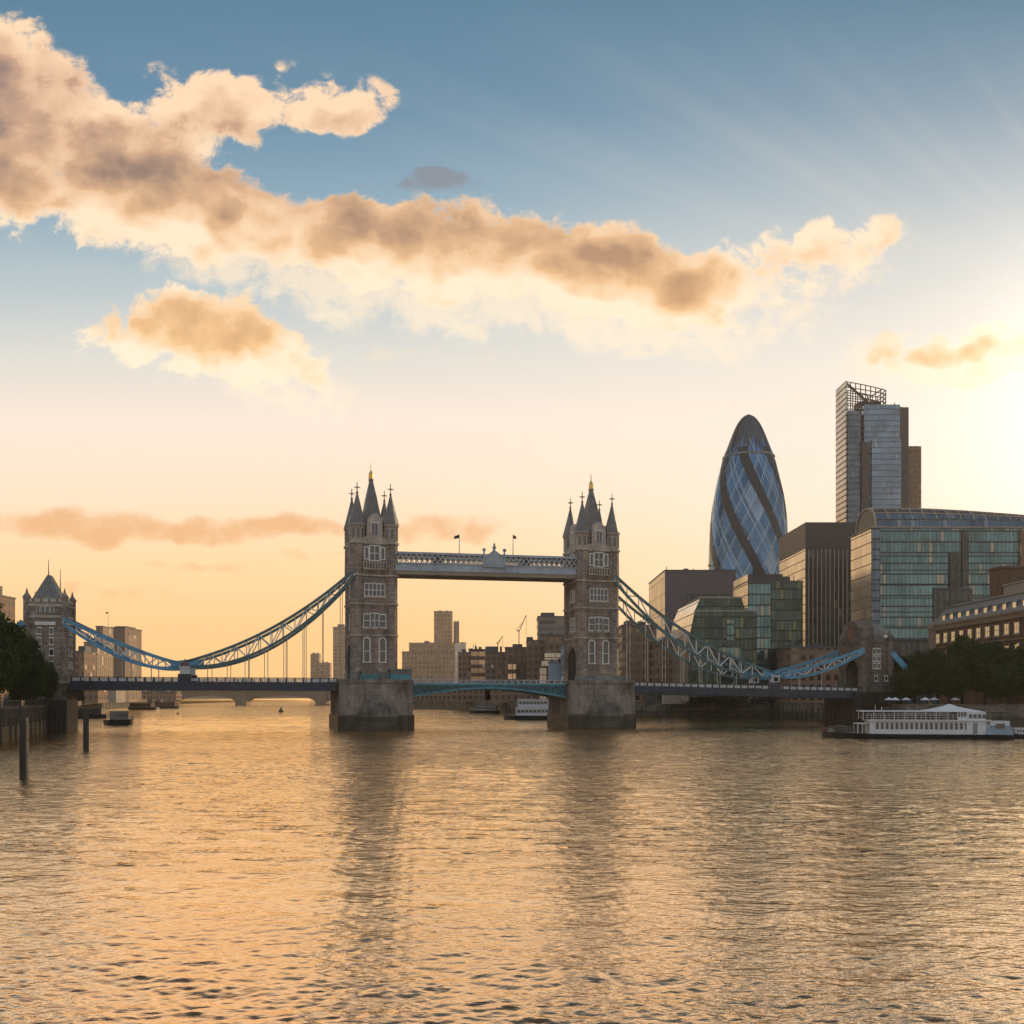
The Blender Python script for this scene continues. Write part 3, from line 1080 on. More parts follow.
# upper walkways ----------------------------------------------------
def walkway(label, t, crest):
    s0, s1 = 4.2, SPAN - 4.0
    L = s1 - s0
    o = thing('high_walkway', label, 'walkway', bw(s0, t, 38.0), RB, 'high walkways between the towers')
    w = 1.7
    q = MB(); q.box(0, L, -w, w, 1.15, 2.75)
    for k in range(int(L / 2.2)):
        q.box(k * 2.2 + .3, k * 2.2 + .5, -w - .08, w + .08, 1.2, 2.7)
    q.box(0, L, -w - .2, w + .2, 2.75, 2.95)
    q.box(0, L, -w - .16, w + .16, 1.0, 1.2)
    q.build('lower_panel', M['greyblue'], o)
    q = MB(); q.yz([(-w + .05, 1.0), (-w + .5, .1), (w - .5, .1), (w - .05, 1.0)], 0, L); q.build('soffit', M['soffit'], o)
    q = MB(); q.box(0, L, -w - .25, w + .25, 5.05, 5.45); q.box(0, L, -w * .6, w * .6, 5.45, 5.75); q.build('roof', M['greyblue'], o)
    for sy in (-1, 1):
        q = MB()
        n = int(L / 1.3)
        for i in range(n):
            x0, x1 = L * i / n, L * (i + 1) / n
            q.bar((x0, sy * w, 3.0), (x1, sy * w, 5.1), .16, .16, up=(0, 1, 0))
            q.bar((x0, sy * w + .02 * sy, 5.1), (x1, sy * w + .02 * sy, 3.0), .16, .16, up=(0, 1, 0))
        q.build('lattice', M['white'], o)
    for f in (.0, .24, .70, .97):
        gb(o, 'blank_panel', M['navy'], L * f, L * f + 1.1, -w - .06, w + .06, 2.96, 5.04)
    if crest:
        q = MB()
        c = L * .535
        q.box(c - 2.3, c + 2.3, -w - .4, -w - .05, 2.3, 5.5)
        q.xz([(c - 1.7, 5.5), (c + 1.7, 5.5), (c + 1.0, 6.0), (c + .5, 6.4), (c - .5, 6.4), (c - 1.0, 6.0)], -w - .4, -w + .2)
        cr = q.build('crest', M['greyblue'], o)
        q = MB()
        for sx in (-2.6, 2.6):
            q.lathe([(.35, 2.3), (.3, 5.8), (.22, 6.2), (.5, 6.6), (.5, 6.9), (.1, 7.1)], 8, c + sx, -w - .2)
        q.lathe([(.5, 6.4), (.4, 7.0), (.55, 7.4), (.2, 7.8), (.3, 8.1), (.05, 8.5)], 8, c, -w - .1)
        q.build('crest_finial', M['greyblue'], cr)
    return o


walkway('near high level walkway with white lattice and central crest', -3.3, True)
walkway('far high level walkway mostly hidden behind the near one', 3.3, False)


def flagpole(label, x, y, z, h, col, w=1.5, wave=1.0, group='flagpoles on the bridge'):
    o = thing('flagpole', label, 'flagpole', (x, y, z), 0, group)
    q = MB(); q.tube((0, 0, 0), (0, 0, h), .11, .06, 6); q.build('pole', M['metal'], o)
    q = MB()
    n = 8
    vs, fs = [], []
    for i in range(n + 1):
        f = i / n
        for k in range(2):
            vs.append((wave * w * f, .18 * math.sin(f * 7), h - .1 - .9 * k * (1 - .2 * f) - .45 * f))
    for i in range(n):
        fs.append((2 * i, 2 * i + 1, 2 * i + 3, 2 * i + 2))
    q.add(vs, fs)
    fo = q.build('flag', M[col], o)
    md = fo.modifiers.new('thickness', 'SOLIDIFY')
    md.thickness = .03


p = bw(21.8, -3.3, 43.7); flagpole('dark flag on a thin pole above the left half of the walkway', *p, 5.0, 'navy', 1.3, -1)
p = bw(35.6, -3.3, 43.7); flagpole('small flag on a thin pole above the right half of the walkway', *p, 5.4, 'rust', .8, 1)


# suspension chains -------------------------------------------------
def chain(label, side, t, group='suspension chains of the bridge'):
    """side -1: left of the left tower; +1: right of the right tower.  f runs from the tower (0) to the abutment"""
    if side < 0:
        sT, zT, sP, zP, sA, zA = -4.6, 38.6, -43.8, 15.4, -70.5, 25.8
    else:
        sT, zT, sP, zP, sA, zA = SPAN + 4.6, 39.0, SPAN + 48.9, 13.6, SPAN + 75.2, 20.8
    o = thing('suspension_chain', label, 'bridge chain', bw(sP, t, 0), RB, group)
    loc = lambda s, z: (s - sP, 0, z)
    deck = (lambda s: 11.25) if side < 0 else (lambda s: 10.6 - 1.4 * (s - SPAN - 8.6) / 65.9)
    # long segment: measured as fraction from the pin to the tower
    ft = np.array([0, .08, .30, .56, .78, 1.0]); vt = np.array([0.03, .06, .205, .44, .68, 1.0])
    fb = np.array([0, .15, .32, .46, .61, .75, .88, 1.0]); vb = np.array([-.02, -.015, .065, .165, .31, .50, .72, .93])
    ct, cb = np.polyfit(ft, vt, 3), np.polyfit(fb, vb, 3)
    N_ = 28
    S = lambda f: sP + (sT - sP) * f
    top = lambda f: zP + (zT - zP) * float(np.polyval(ct, f))
    bot = lambda f: zP + (zT - zP) * min(float(np.polyval(cb, f)), float(np.polyval(ct, f)) - .03)
    F = [i / N_ for i in range(N_ + 1)]
    q = MB(); q.poly([loc(S(f), top(f)) for f in F], .6, .66); q.build('upper_chord', M['chord'], o)
    q = MB(); q.poly([loc(S(f), bot(f)) for f in F], .6, .62); q.build('lower_chord', M['chord'], o)
    q = MB()
    K = 14
    for i in range(K + 1):
        f0, f1 = i / K, (i + 1) / K
        q.bar(loc(S(f0), top(f0)), loc(S(f0), bot(f0)), .22)
        if i < K:
            a, b = (bot(f0), top(f1)) if i % 2 else (top(f0), bot(f1))
            q.bar(loc(S(f0), a), loc(S(f1), b), .26)
    q.build('lattice', M['white'], o)
    # short segment from the pin to the abutment
    g = [0, .25, .45, .66, .85, 1.0]
    tv = np.polyfit([0, .30, .56, .77, 1.0], [0.0, .21, .48, .70, 1.0], 3)
    bv = np.polyfit([0, .18, .37, .62, .81, 1.0], [-.05, -.06, -.02, .24, .56, .88], 3)
    S2 = lambda f: sP + (sA - sP) * f
    top2 = lambda f: zP + (zA - zP) * float(np.polyval(tv, f))
    bot2 = lambda f: zP + (zA - zP) * min(float(np.polyval(bv, f)), float(np.polyval(tv, f)) - .07)
    q = MB(); q.poly([loc(S2(f), top2(f)) for f in F], .6, .75); q.build('upper_chord', M['blue'], o)
    q = MB(); q.poly([loc(S2(f), bot2(f)) for f in F], .6, .7); q.build('lower_chord', M['blue'], o)
    q = MB()
    K = 9
    for i in range(K + 1):
        f0, f1 = i / K, (i + 1) / K
        q.bar(loc(S2(f0), top2(f0)), loc(S2(f0), bot2(f0)), .24)
        if i < K:
            a, b = (bot2(f0), top2(f1)) if i % 2 else (top2(f0), bot2(f1))
            q.bar(loc(S2(f0), a), loc(S2(f1), b), .28)
    q.build('lattice', M['white'], o)
    # end plates where the chords run together
    for (sa, za, zb) in ((0.0, 0, 0),):
        q = MB()
        d = 1 if side > 0 else -1
        e = 3.2
        q.xz([(-e, top(e / abs(sT - sP)) - .1), (e, top2(e / abs(sA - sP)) - .1 if True else 0), (e, bot2(.1)), (-e, bot(.08))] if side > 0 else
             [(-e, top2(e / abs(sA - sP)) - .1), (e, top(e / abs(sT - sP)) - .1), (e, bot(.08)), (-e, bot2(.1))], -.3, .3)
        q.build('pin_plate', M['blue'], o)
    # hangers
    nh = 8
    for i in range(nh):
        f = .13 + .80 * i / (nh - 1)
        s = S(f)
        for d in ((-.4, .4) if 1 < i < 6 and t < 0 else (0,)):
            q = MB(); q.tube(loc(s + d, bot(f)), loc(s + d, deck(s) + .1), .085, n=6); q.build('hanger', M['rod'], o)
    for f in (.28, .52):
        s = S2(f)
        q = MB(); q.tube(loc(s, bot2(f)), loc(s, deck(s) + .1), .12, n=6); q.build('hanger', M['rod'], o)
    # housing at the pin
    q = MB(); q.box(-1.5, 1.5, -.95, .95, deck(sP) - .1, deck(sP) + 1.9); h = q.build('pin_housing', M['navy'], o)
    q = MB(); q.box(-1.1, 1.1, -.85, .85, deck(sP) + 1.9, deck(sP) + 3.4); q.box(-1.35, 1.35, -1.05, 1.05, deck(sP) + 3.4, deck(sP) + 3.7)
    q.build('housing_cap', M['white'], h)
    zz = deck(sP) + 3.7
    if side < 0:
        q = MB(); q.lathe([(1.0, zz), (.95, zz + .5), (.6, zz + 1.0), (.15, zz + 1.25), (.08, zz + 1.8)], 10); q.build('housing_dome', M['rust'], h)
    else:
        q = MB(); q.box(-.6, .6, -1.0, -.8, deck(sP) + 2.2, deck(sP) + 3.2); q.build('housing_shield', M['dark'], h)
    # backstay beyond the abutment tower
    sg = -1 if side < 0 else 1
    s0 = sA + sg * 8.4
    run = (zA - 1.0 - 4.6) / 1.0
    q = MB(); q.bar(loc(s0, zA - 1.0), loc(s0 + sg * run, 4.6), .8, 1.5); q.build('backstay', M['blue'], o)
    return o


chain('near suspension chain sweeping from left tower to left abutment', -1, -6.2)
chain('far suspension chain just behind the near left one', -1, 6.2)
chain('near suspension chain sweeping from right tower to right abutment', 1, -6.2)
chain('far suspension chain behind and below the near right one', 1, 6.2)


# abutment towers ---------------------------------------------------
def abutment_left():
    o = thing('abutment_tower', 'squat stone abutment tower with hipped slate roof above left trees', 'bridge tower', bw(-74.7, 0, 0), RB, 'abutment towers')
    w, d = 4.35, 4.3
    top = 29.6
    q = MB(); q.box(-w, w, -d, d, 11, top); q.build('shaft', M['granite'], o)
    for e, z0, z1 in ((.3, top - 1.0, top - .4), (.25, 11.0, 11.6), (.15, 26.0, 26.6)):
        gb(o, 'string_course', M['limestone'], -w - e, w + e, -d - e, d + e, z0, z1)
    q = MB()
    for i in range(5):
        x = -w + .9 + (2 * w - 1.8) * i / 4
        q.box(x - .65, x + .65, -d - .1, -d + .4, top, top + .9)
        y = -d + .9 + (2 * d - 1.8) * i / 4
        q.box(w - .4, w + .1, y - .65, y + .65, top, top + .9)
        q.box(-w - .1, -w + .4, y - .65, y + .65, top, top + .9)
    q.build('battlement', M['limestone'], o)
    q = MB()
    q.add([(-w + .8, -d + .8, top), (w - .8, -d + .8, top), (w - .8, d - .8, top), (-w + .8, d - .8, top), (-.35, -1.2, top + 6.6), (.35, -1.2, top + 6.6), (.35, 1.2, top + 6.6), (-.35, 1.2, top + 6.6)],
          [(3, 2, 1, 0), (4, 5, 6, 7), (0, 1, 5, 4), (1, 2, 6, 5), (2, 3, 7, 6), (3, 0, 4, 7)])
    rf = q.build('roof', M['slate'], o)
    q = MB(); q.tube((0, -1.4, top + 6.2), (0, -1.4, top + 10.2), .14, .05, 6); q.tube((2.0, 1.2, top + 2.5), (2.0, 1.2, top + 8.4), .14, .05, 6); q.build('roof_spike', M['slate'], rf)
    for sx in (-1, 1):
        for sy in (-1, 1):
            q = MB(); q.lathe([(.8, 11.5), (.8, top + .8), (.95, top + .9), (.95, top + 1.2), (.3, top + 2.2), (.1, top + 3.2)], 8, sx * (w - .3), sy * (d - .3)); q.build('corner_turret', M['granite'], o)
    for i in range(4):
        win(o, -1.5 + i, 27.2, 28.5, .6, -d, 1, transom=False, fr=.12, sill=False)
    q = MB(); q.box(-2.2, 2.2, -d - .3, -d + .05, 24.3, 25.1); q.build('stone_band', M['trim'], o)
    for zz in (14.5, 17.4, 20.0, 22.3):
        for x in (-1.3, 1.3):
            win(o, x, zz, zz + 1.3, .8, -d, 1, transom=False, fr=.08)
            win(o, x, zz, zz + 1.3, .8, -w, 1, transom=False, fr=.08, rotz=math.pi / 2)
    q = MB(); q.xz(arch_poly(5.4, 11.6, 19.0, 10, True), -w - .05, -w + .02); q.build('road_arch_shade', M['dark'], o, rotz=-math.pi / 2)  # near-black sheet in place of the shade inside the arch
    q = MB(); q.box(-w - .8, w + .6, -d - 2.4, d + .2, 7.2, 11.0); q.build('base', M['quay'], o)
    q = MB(); q.box(-w - 1.0, w + .8, -d - 2.7, d + .4, -2, 7.2); 
    for i in range(11):
        x = -w - .7 + i * .98
        q.box(x - .16, x + .16, -d - 2.95, -d - 2.6, -2, 6.8)
    q.build('fender', M['timber'], o)


def abutment_right():
    o = thing('abutment_tower', 'squat stone abutment tower with curved gable and dark road arch', 'bridge tower', bw(SPAN + 79.6, 0, 0), RB, 'abutment towers')
    w, d = 4.3, 5.6
    top = 22.6
    # a portal: two side walls and an arched top
    out = [(-d, 9.2), (-3.1, 9.2), (-3.1, 14.0)] + [(3.1 * -math.cos(math.pi * i / 10), 14.0 + 4.0 * math.sin(math.pi * i / 10)) for i in range(1, 10)] + [(3.1, 14.0), (3.1, 9.2), (d, 9.2), (d, top), (-d, top)]
    q = MB(); q.yz(out, -w, w); q.build('portal', M['dim'], o)
    q = MB(); q.box(-w - .3, w + .3, -d - .3, d + .3, top, top + .7); q.box(-w - .2, w + .2, -d - .2, d + .2, top - 2.4, top - 2.0); q.build('string_course', M['dim'], o)
    q = MB()
    g = [(-4.6, top + .7), (4.6, top + .7), (4.5, top + 2.4), (3.9, top + 4.2), (2.7, top + 5.6), (1.0, top + 6.3), (-1.0, top + 6.3), (-2.7, top + 5.6), (-3.9, top + 4.2), (-4.5, top + 2.4)]
    q.yz([(a + .8, b) for a, b in g], -w - .1, -w + 4.6)
    gb = q.build('gable', M['dim'], o)
    q = MB(); q.yz([(a * .9 + .8, (b - top) * .86 + top) for a, b in g], -w + 4.6, w - .3); q.build('roof', M['slate'], o)
    q = MB(); q.box(-w - .2, -w - .05, -.4, 2.0, top + 1.4, top + 4.0); q.build('niche', M['rust'], gb)
    for sy in (-1, 1):
        for sx in (-1, 1):
            q = MB(); q.lathe([(1.05, 9.2), (1.05, top + .8), (1.25, top + .9), (1.25, top + 1.5), (.35, top + 2.9), (.3, top + 3.1), (.05, top + 3.4)], 8, sx * (w - .4), sy * (d - .3)); q.build('corner_turret', M['dim'], o)
    q = MB(); q.lathe([(.55, top + 1.3), (.62, top + 1.6), (.4, top + 2.1)], 8, w - 1.6, -d + .3); q.build('stone_ball', M['trim'], o)
    for zz in (12.2, 15.6, 17.6, 19.6):
        for x in ((-1.0, .3) if zz > 13 else (-.4, 2.6)):
            win(o, x, zz, zz + 1.2, .8, -d, 1, transom=False, fr=.09)
    q = MB(); q.box(-w - 3.6, w + 2.0, -d - 2.0, d + 2.0, -2, 9.15)
    for i in range(14):
        x = -w - 3.3 + i * 1.05
        q.box(x - .2, x + .2, -d - 2.3, -d - 1.9, -2, 8.4)
    for i in range(15):
        y = -d - 1.8 + i * 1.1
        q.box(-w - 3.9, -w - 3.5, y - .2, y + .2, -2, 8.4)
    q.build('fender', M['timber'], o)


abutment_left()
abutment_right()


# ------------------------------------------------------------------ city
F = {}
F['teal'] = facade('teal curtain wall', (0.115, 0.195, 0.20), (0.05, 0.05, 0.05), 4.2, 1.5, .12, .13, .07, .72, .035, .10)
F['green'] = facade('dark green curtain wall', (0.050, 0.078, 0.066), (0.025, 0.03, 0.027), 4.0, 1.6, .13, .13, .08, .6, .04, .08, (0.20, .20, .10), .45)
F['gherkin'] = facade('blue diamond glass', (0.08, 0.165, 0.26), (0.30, 0.37, 0.42), 15.9, 8.0, .045, .045, .08, .72, .05, .08, (.32, .40, .46), .5, diamond=True)
F['blue'] = facade('blue grey curtain wall', (0.17, 0.24, 0.31), (0.10, 0.115, 0.13), 4.0, 1.8, .12, .16, .09, .7, .03, .06, (.35, .36, .36), .25)
F['bluedk'] = facade('dark blue grey curtain wall', (0.10, 0.14, 0.18), (0.06, 0.065, 0.07), 4.0, 1.8, .12, .16, .1, .65, .03, .05, (.25, .25, .24), .25)
F['gold'] = facade('sky-brightened glass flank', (0.62, 0.56, 0.46), (0.16, 0.12, 0.09), 4.2, 6.0, .03, .10, .2, .75, .015, .0, var=.10)  # pale warm tone puts the golden sky's brightness into the flanks
F['gold2'] = facade('sky-brightened panel flank', (0.55, 0.48, 0.40), (0.20, 0.16, 0.13), 7.5, 14.0, .02, .05, .28, .6, .01, .0, var=.08)  # light of the golden sky put into the panel colour
F['fins'] = facade('dark glass behind fins', (0.06, 0.06, 0.06), (0.06, 0.05, 0.045), 4.0, 2.4, .3, .12, .15, .4, .02, .05, (.2, .18, .14))
F['office'] = facade('brown office front', (0.085, 0.06, 0.045), (0.27, 0.165, 0.105), 3.6, 3.0, .42, .42, .15, .3, .03, .12, (.4, .3, .2), frough=.85, fmetal=0)
F['bands'] = facade('banded office front', (0.08, 0.08, 0.075), (0.30, 0.24, 0.19), 3.8, 40.0, .01, .5, .15, .3, .03, .1, (.4, .3, .2), frough=.85, fmetal=0)
F['goldband'] = facade('sky-brightened glass flank with floors', (0.50, 0.45, 0.38), (0.14, 0.11, 0.09), 4.0, 3.0, .10, .30, .2, .75, .02, .0, var=.15)  # same sky brightness put into the colour, in floor stripes
F['far'] = facade('haze-toned office front', (0.20, 0.125, 0.075), (0.40, 0.25, 0.145), 7.0, 6.0, .45, .42, .2, .2, .02, .12, (.5, .36, .22), frough=.85, fmetal=0)  # warm, low-contrast colours put golden haze and sun into the far fronts
F['pilaster'] = facade('pilastered front', (0.15, 0.10, 0.07), (0.38, 0.27, 0.17), 6.0, 2.6, .55, .25, .2, .2, .02, .12, (.5, .36, .22), frough=.85, fmetal=0)
F['glint'] = facade('gold glint bands', (0.62, 0.44, 0.28), (0.15, 0.10, 0.08), 5.0, 9.0, .04, .45, .12, .9, .01, .0, var=.1, frough=.8, fmetal=0)  # gold glints of the sunset put into the band colour


def office(name, label, px0, px1, py, Y, depth, mat, z0=BANK, side=None, roofmat='roofing', plant=None, group=None, cat='building', cap=.6, rot=0.0):
    """a building whose street front spans px0..px1 at distance Y"""
    x0, x1, zt = X(px0, Y), X(px1, Y), Z(py, Y)
    o = thing(name, label, cat, ((x0 + x1) / 2, Y, z0), rot, group)
    w = (x1 - x0) / 2
    h = zt - z0
    gb(o, 'wall', mat, -w, w, 0, depth, 0, h)
    if side is not None:
        gb(o, 'side_wall', side, -w - .12, -w - .003, 0.0, depth, 0.0, h - .2)
    if cap:
        q = MB()
        e = .25
        q.box(-w - e, w + e, -e, 0.5, h, h + cap)
        q.box(-w - e, w + e, depth - .5, depth + e, h, h + cap)
        q.box(-w - e, -w + .5, .5, depth - .5, h, h + cap)
        q.box(w - .5, w + e, .5, depth - .5, h, h + cap)
        q.box(-w + .5, w - .5, .5, depth - .5, h, h + .12)
        rf = q.build('roof', M[roofmat], o)
    else:
        rf = o
    if plant is None and cap and w > 3:
        rr = random.Random(name + label)
        plant = [(a_, a_ + rr.uniform(.08, .22), rr.uniform(1.2, 3.4)) for a_ in (rr.uniform(.05, .3), rr.uniform(.5, .7))]
        for k_ in range(3):
            xx = rr.uniform(-w * .9, w * .9)
            q = MB(); q.bar((xx, depth * .3, h), (xx, depth * .3, h + rr.uniform(2, 5)), .16 + Y / 6000); q.build('aerial', M['metal'], rf)
    if plant:
        for (a, b, ph) in plant:
            gb(rf, 'plant_room', M['roofing'] if roofmat != 'darkclad' else M['darkclad'], -w + 2 * w * a, -w + 2 * w * b, depth * .25, depth * .75, h + .12, h + ph)
    return o


# the tapering round tower ------------------------------------------
def gherkin():
    Y = 600.0
    cx = X(748.5, Y)
    o = thing('glass_tower', 'bullet shaped glass tower with dark spiral bands and domed top', 'skyscraper', (cx, Y, BANK))
    prof_px = [(697, 32.0), (640, 36.5), (600, 38.8), (575, 39.3), (545, 38.8), (520, 37.0), (500, 34.6), (480, 30.6), (462, 26.2), (452, 22.6), (444, 19.6), (436, 16.6), (430, 14.2), (424, 11.2), (419, 7.6), (416, 4.2), (414.4, .6)]
    zs = np.array([Z(p, Y) - BANK for p, _ in prof_px])
    rs = np.array([r * Y / FOC for _, r in prof_px])
    def rad(z): return float(np.interp(z, zs, rs))
    zt = Z(458, Y) - BANK
    ztop = zs[-1]
    n = 72
    def surf(zlist, off=0.0):
        q = MB()
        for z in zlist:
            for i in range(n):
                a = 2 * math.pi * i / n
                q.v.append(((rad(z) + off) * math.cos(a), (rad(z) + off) * math.sin(a), z))
        for k in range(len(zlist) - 1):
            for i in range(n):
                j = (i + 1) % n
                q.f.append((k * n + i, k * n + j, (k + 1) * n + j, (k + 1) * n + i))
        return q
    bz = list(np.linspace(0, zt, 40))
    body = surf(bz).build('glazed_body', F['gherkin'], o, smooth=True)
    ul = body.data.uv_layers[0].data          # wrap the panes round the tower
    for pl in body.data.polygons:
        aa = [math.atan2(body.data.vertices[v].co.y, body.data.vertices[v].co.x) for v in pl.vertices]
        if max(aa) - min(aa) > math.pi:
            aa = [a if a > 0 else a + 2 * math.pi for a in aa]
        for li, a, v in zip(pl.loop_indices, aa, pl.vertices):
            ul[li].uv = (a * 22.9, body.data.vertices[v].co.z)
    dz = list(np.linspace(zt, ztop, 22))
    dome = surf(dz).build('dome', facade('grey louvred dome', (0.11, 0.105, 0.105), (0.05, 0.05, 0.05), 200, 1.6, .3, .0, .3, .5, .02, 0, var=.2), o, smooth=True)
    ul = dome.data.uv_layers[0].data
    for pl in dome.data.polygons:
        aa = [math.atan2(dome.data.vertices[v].co.y, dome.data.vertices[v].co.x) for v in pl.vertices]
        if max(aa) - min(aa) > math.pi:
            aa = [a if a > 0 else a + 2 * math.pi for a in aa]
        for li, a, v in zip(pl.loop_indices, aa, pl.vertices):
            ul[li].uv = (a * 12, dome.data.vertices[v].co.z)
    q = MB(); q.lathe([(rad(zt) + .2, zt - .8), (rad(zt) + .6, zt - .5), (rad(zt) + .6, zt + .5), (rad(zt) + .2, zt + .8)], 48)
    q.build('ring', M['metal'], o)
    # dark spiral bands winding down to the right, and the slim diagonal grid between them
    def strip(a_top, turn, half, z0, z1, off, m=28):
        vs, fs = [], []
        for k in range(m + 1):
            z = z0 + (z1 - z0) * k / m
            a = a_top + turn * (z1 - z) / zt
            r = rad(z) + off
            da = half / max(r, 1)
            for s in (-1, -.33, .33, 1):
                vs.append((r * math.cos(a + s * da), r * math.sin(a + s * da), z))
        for k in range(m):
            for s in range(3):
                i = k * 4 + s
                fs.append((i, i + 1, i + 5, i + 4))
        return vs, fs
    for k in range(6):
        a0 = R(-120 + 60 * k)
        q = MB(); q.add(*strip(a0, R(180), 2.9, 0, zt + 4, .22)); q.build('spiral_band', M['bandclad'], o, smooth=True)
    q = MB()
    for k in range(18):
        a0 = R(-120 + 20 * k)
        if k % 3:
            q.add(*strip(a0, R(180), .24, 0, zt + 9 * (k % 3 == 1), .16))
        q.add(*strip(a0, R(-180), .24, 0, zt, .17))
    q.build('diagonal_grid', M['lattice'], o)
    # taller dark points where the glass runs up into the dome
    q = MB()
    for i in range(36):
        a = 2 * math.pi * i / 36
        z1 = zt + (13 if i % 3 == 0 else 7)
        vs = []
        for (aa, zz) in ((a - .085, zt), (a + .085, zt), (a, z1)):
            r = rad(zz) + .15
            vs.append((r * math.cos(aa), r * math.sin(aa), zz))
        q.add(vs, [(0, 1, 2)])
    q.build('glass_points', M['blueglass'], o)


gherkin()


# the tall stepped tower --------------------------------------------
def stepped_tower():
    Y = 700.0
    o = thing('glass_tower', 'tallest stepped blue glass tower with open framed crown', 'skyscraper', (X(880, Y), Y, BANK))
    cx = X(880, Y)
    x = lambda p: X(p, Y) - cx
    z = lambda p: Z(p, Y) - BANK
    gb(o, 'rear_slab', F['bluedk'], x(848.3), x(889), 6, 23, 0, z(412))
    gb(o, 'flank_slab', F['goldband'], x(846.6), x(848), 2, 23.5, 0, z(380))
    gb(o, 'middle_block', F['blue'], x(864), x(900), 0, 20, 0, z(404.5))
    gb(o, 'dark_slab', M['darkclad'], x(900), x(909), .5, 22, 0, z(407))
    gb(o, 'front_block', F['blue'], x(870), x(899), -4, 0, 0, z(441))
    gb(o, 'dark_slot', M['darkclad'], x(861), x(867), -2.5, 5.9, 0, z(443))
    gb(o, 'low_wing', F['office'], x(909.5), x(923), 3, 24, 0, z(445))
    gb(o, 'inner_slab', F['bluedk'], x(848.3), x(860.5), 0, 5.9, 0, z(411))
    gb(o, 'lift_housing', M['darkclad'], x(864), x(886), 10, 21, z(412), z(397))
    q = MB()                                              # open crown
    xs = [848.5 + 40.5 * i / 8 for i in range(9)]
    top = lambda p: 378 + 9.5 * ((p - 837) / 52) ** 1.5
    for yy in (6.2, 22.5):
        for p in xs:
            q.bar((x(p), yy, z(412)), (x(p), yy, z(top(p))), .55)
        for k in range(6):
            pts = [(x(p), yy, z(412) + (z(top(p)) - z(412)) * (k + 1) / 6) for p in xs]
            q.poly(pts, .5)
    for p in (848.5, 889):
        for k in range(6):
            zz = z(412) + (z(top(p)) - z(412)) * (k + 1) / 6
            q.bar((x(p), 6.2, zz), (x(p), 22.5, zz), .5)
        for yy in (11, 16):
            q.bar((x(p), yy, z(412)), (x(p), yy, z(top(p))), .5)
    q.build('crown_frame', M['darkclad'], o)
    q = MB(); q.bar((x(849), 6.6, z(380)), (x(874), 6.6, z(402)), 1.3); q.bar((x(858), 6.6, z(404)), (x(886), 6.6, z(386)), .8); q.build('crown_brace', M['darkclad'], o)
    q = MB(); q.bar((x(899), 8, z(405)), (x(899), 8, z(399.5)), .6); q.bar((x(894), 8, z(403)), (x(907), 8, z(404)), .4); q.build('roof_mast', M['metal'], o)


stepped_tower()

# dark tower with vertical fins
o = office('finned_tower', 'dark brown office tower with vertical fins and pale flank', 806, 858, 524, 470, 46, F['fins'], side=None, plant=[], roofmat='darkclad', cap=.8)
zt = Z(524, 470) - BANK
w = (X(858, 470) - X(806, 470)) / 2
gb(o, 'top_storey', M['darkclad'], -w - .35, w + .35, -.35, 46.3, zt - 11.5, zt - .05)
q = MB(); q.box(-w - .3, -w - .01, .4, 45.8, 20, zt - 11.6); q.build('pale_flank', F['gold'], o)
q = MB()
for i in range(12):
    xx = -w + 1.2 + i * 2.0
    q.box(xx - .14, xx + .14, -.55, -.01, 12, zt - 11.7)
q.build('fin', M['palestone'], o)

# plain block left of the round tower
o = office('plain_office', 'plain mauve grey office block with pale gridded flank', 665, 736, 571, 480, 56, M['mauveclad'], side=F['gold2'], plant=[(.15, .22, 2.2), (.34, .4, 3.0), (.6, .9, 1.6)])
zt = Z(571, 480) - BANK
w = (X(736, 480) - X(665, 480)) / 2
gb(o, 'window_band', F['fins'], -w + 10, w - 1, -.06, -.005, zt - 33, zt - 11)
for a, h in ((-15, 3.2), (-2, 2.2), (6, 5.0)):
    q = MB(); q.bar((a, 8, zt), (a, 8, zt + h), .35)
    if a == 6:
        q.bar((5.2, 8, zt + 3.6), (7.6, 8, zt + 3.6), .9)
    q.build('aerial', M['metal'], o)


# slant-sided glass block and its taller neighbour
def slanted():
    Y = 370.0
    cx = X(722, Y)
    o = thing('glass_office', 'low dark green glass office leaning outward with pale slanted flank', 'building', (cx, Y, BANK))
    x = lambda p: X(p, Y) - cx
    z = lambda p: Z(p, Y) - BANK
    def fr(p, name, mat, y0, y1):
        b = MB(); b.xz([(x(a), z(c)) for a, c in p], y0, y1); return b.build(name, mat, o)
    fr([(689, 697), (689, 640), (695, 611), (757, 611), (757, 697)], 'lower_block', F['green'], 0, 47)
    fr([(695.2, 610.9), (700.5, 598), (742, 598), (746, 610.9)], 'upper_block', F['green'], .6, 46)
    b = MB()
    y1 = 48
    b.add([(x(689) - .15, 0, z(640)), (x(695) - .15, 0, z(611)), (x(700.5) - .15, .6, z(599)), (x(700.5) - .15, y1, z(598)), (x(695) - .15, y1, z(611)), (x(689) - .15, y1, z(640)), (x(689) - .15, 0, 1), (x(689) - .15, y1, 1)],
          [(0, 1, 4, 5), (1, 2, 3, 4), (6, 0, 5, 7)])
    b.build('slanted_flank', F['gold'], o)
    b = MB(); b.box(x(700), x(743), .3, 29, z(598), z(596.5)); b.box(x(694), x(757.5), -.3, .25, z(611.4), z(610.2)); b.build('roof', M['palestone'], o)
    b = MB(); b.box(x(727), x(734), -.05, -.005, z(640), z(620)); b.box(x(719), x(740), -.05, -.005, z(668), z(646)); b.build('teal_panel', F['teal'], o)  # bays of lighter teal glass on the green front


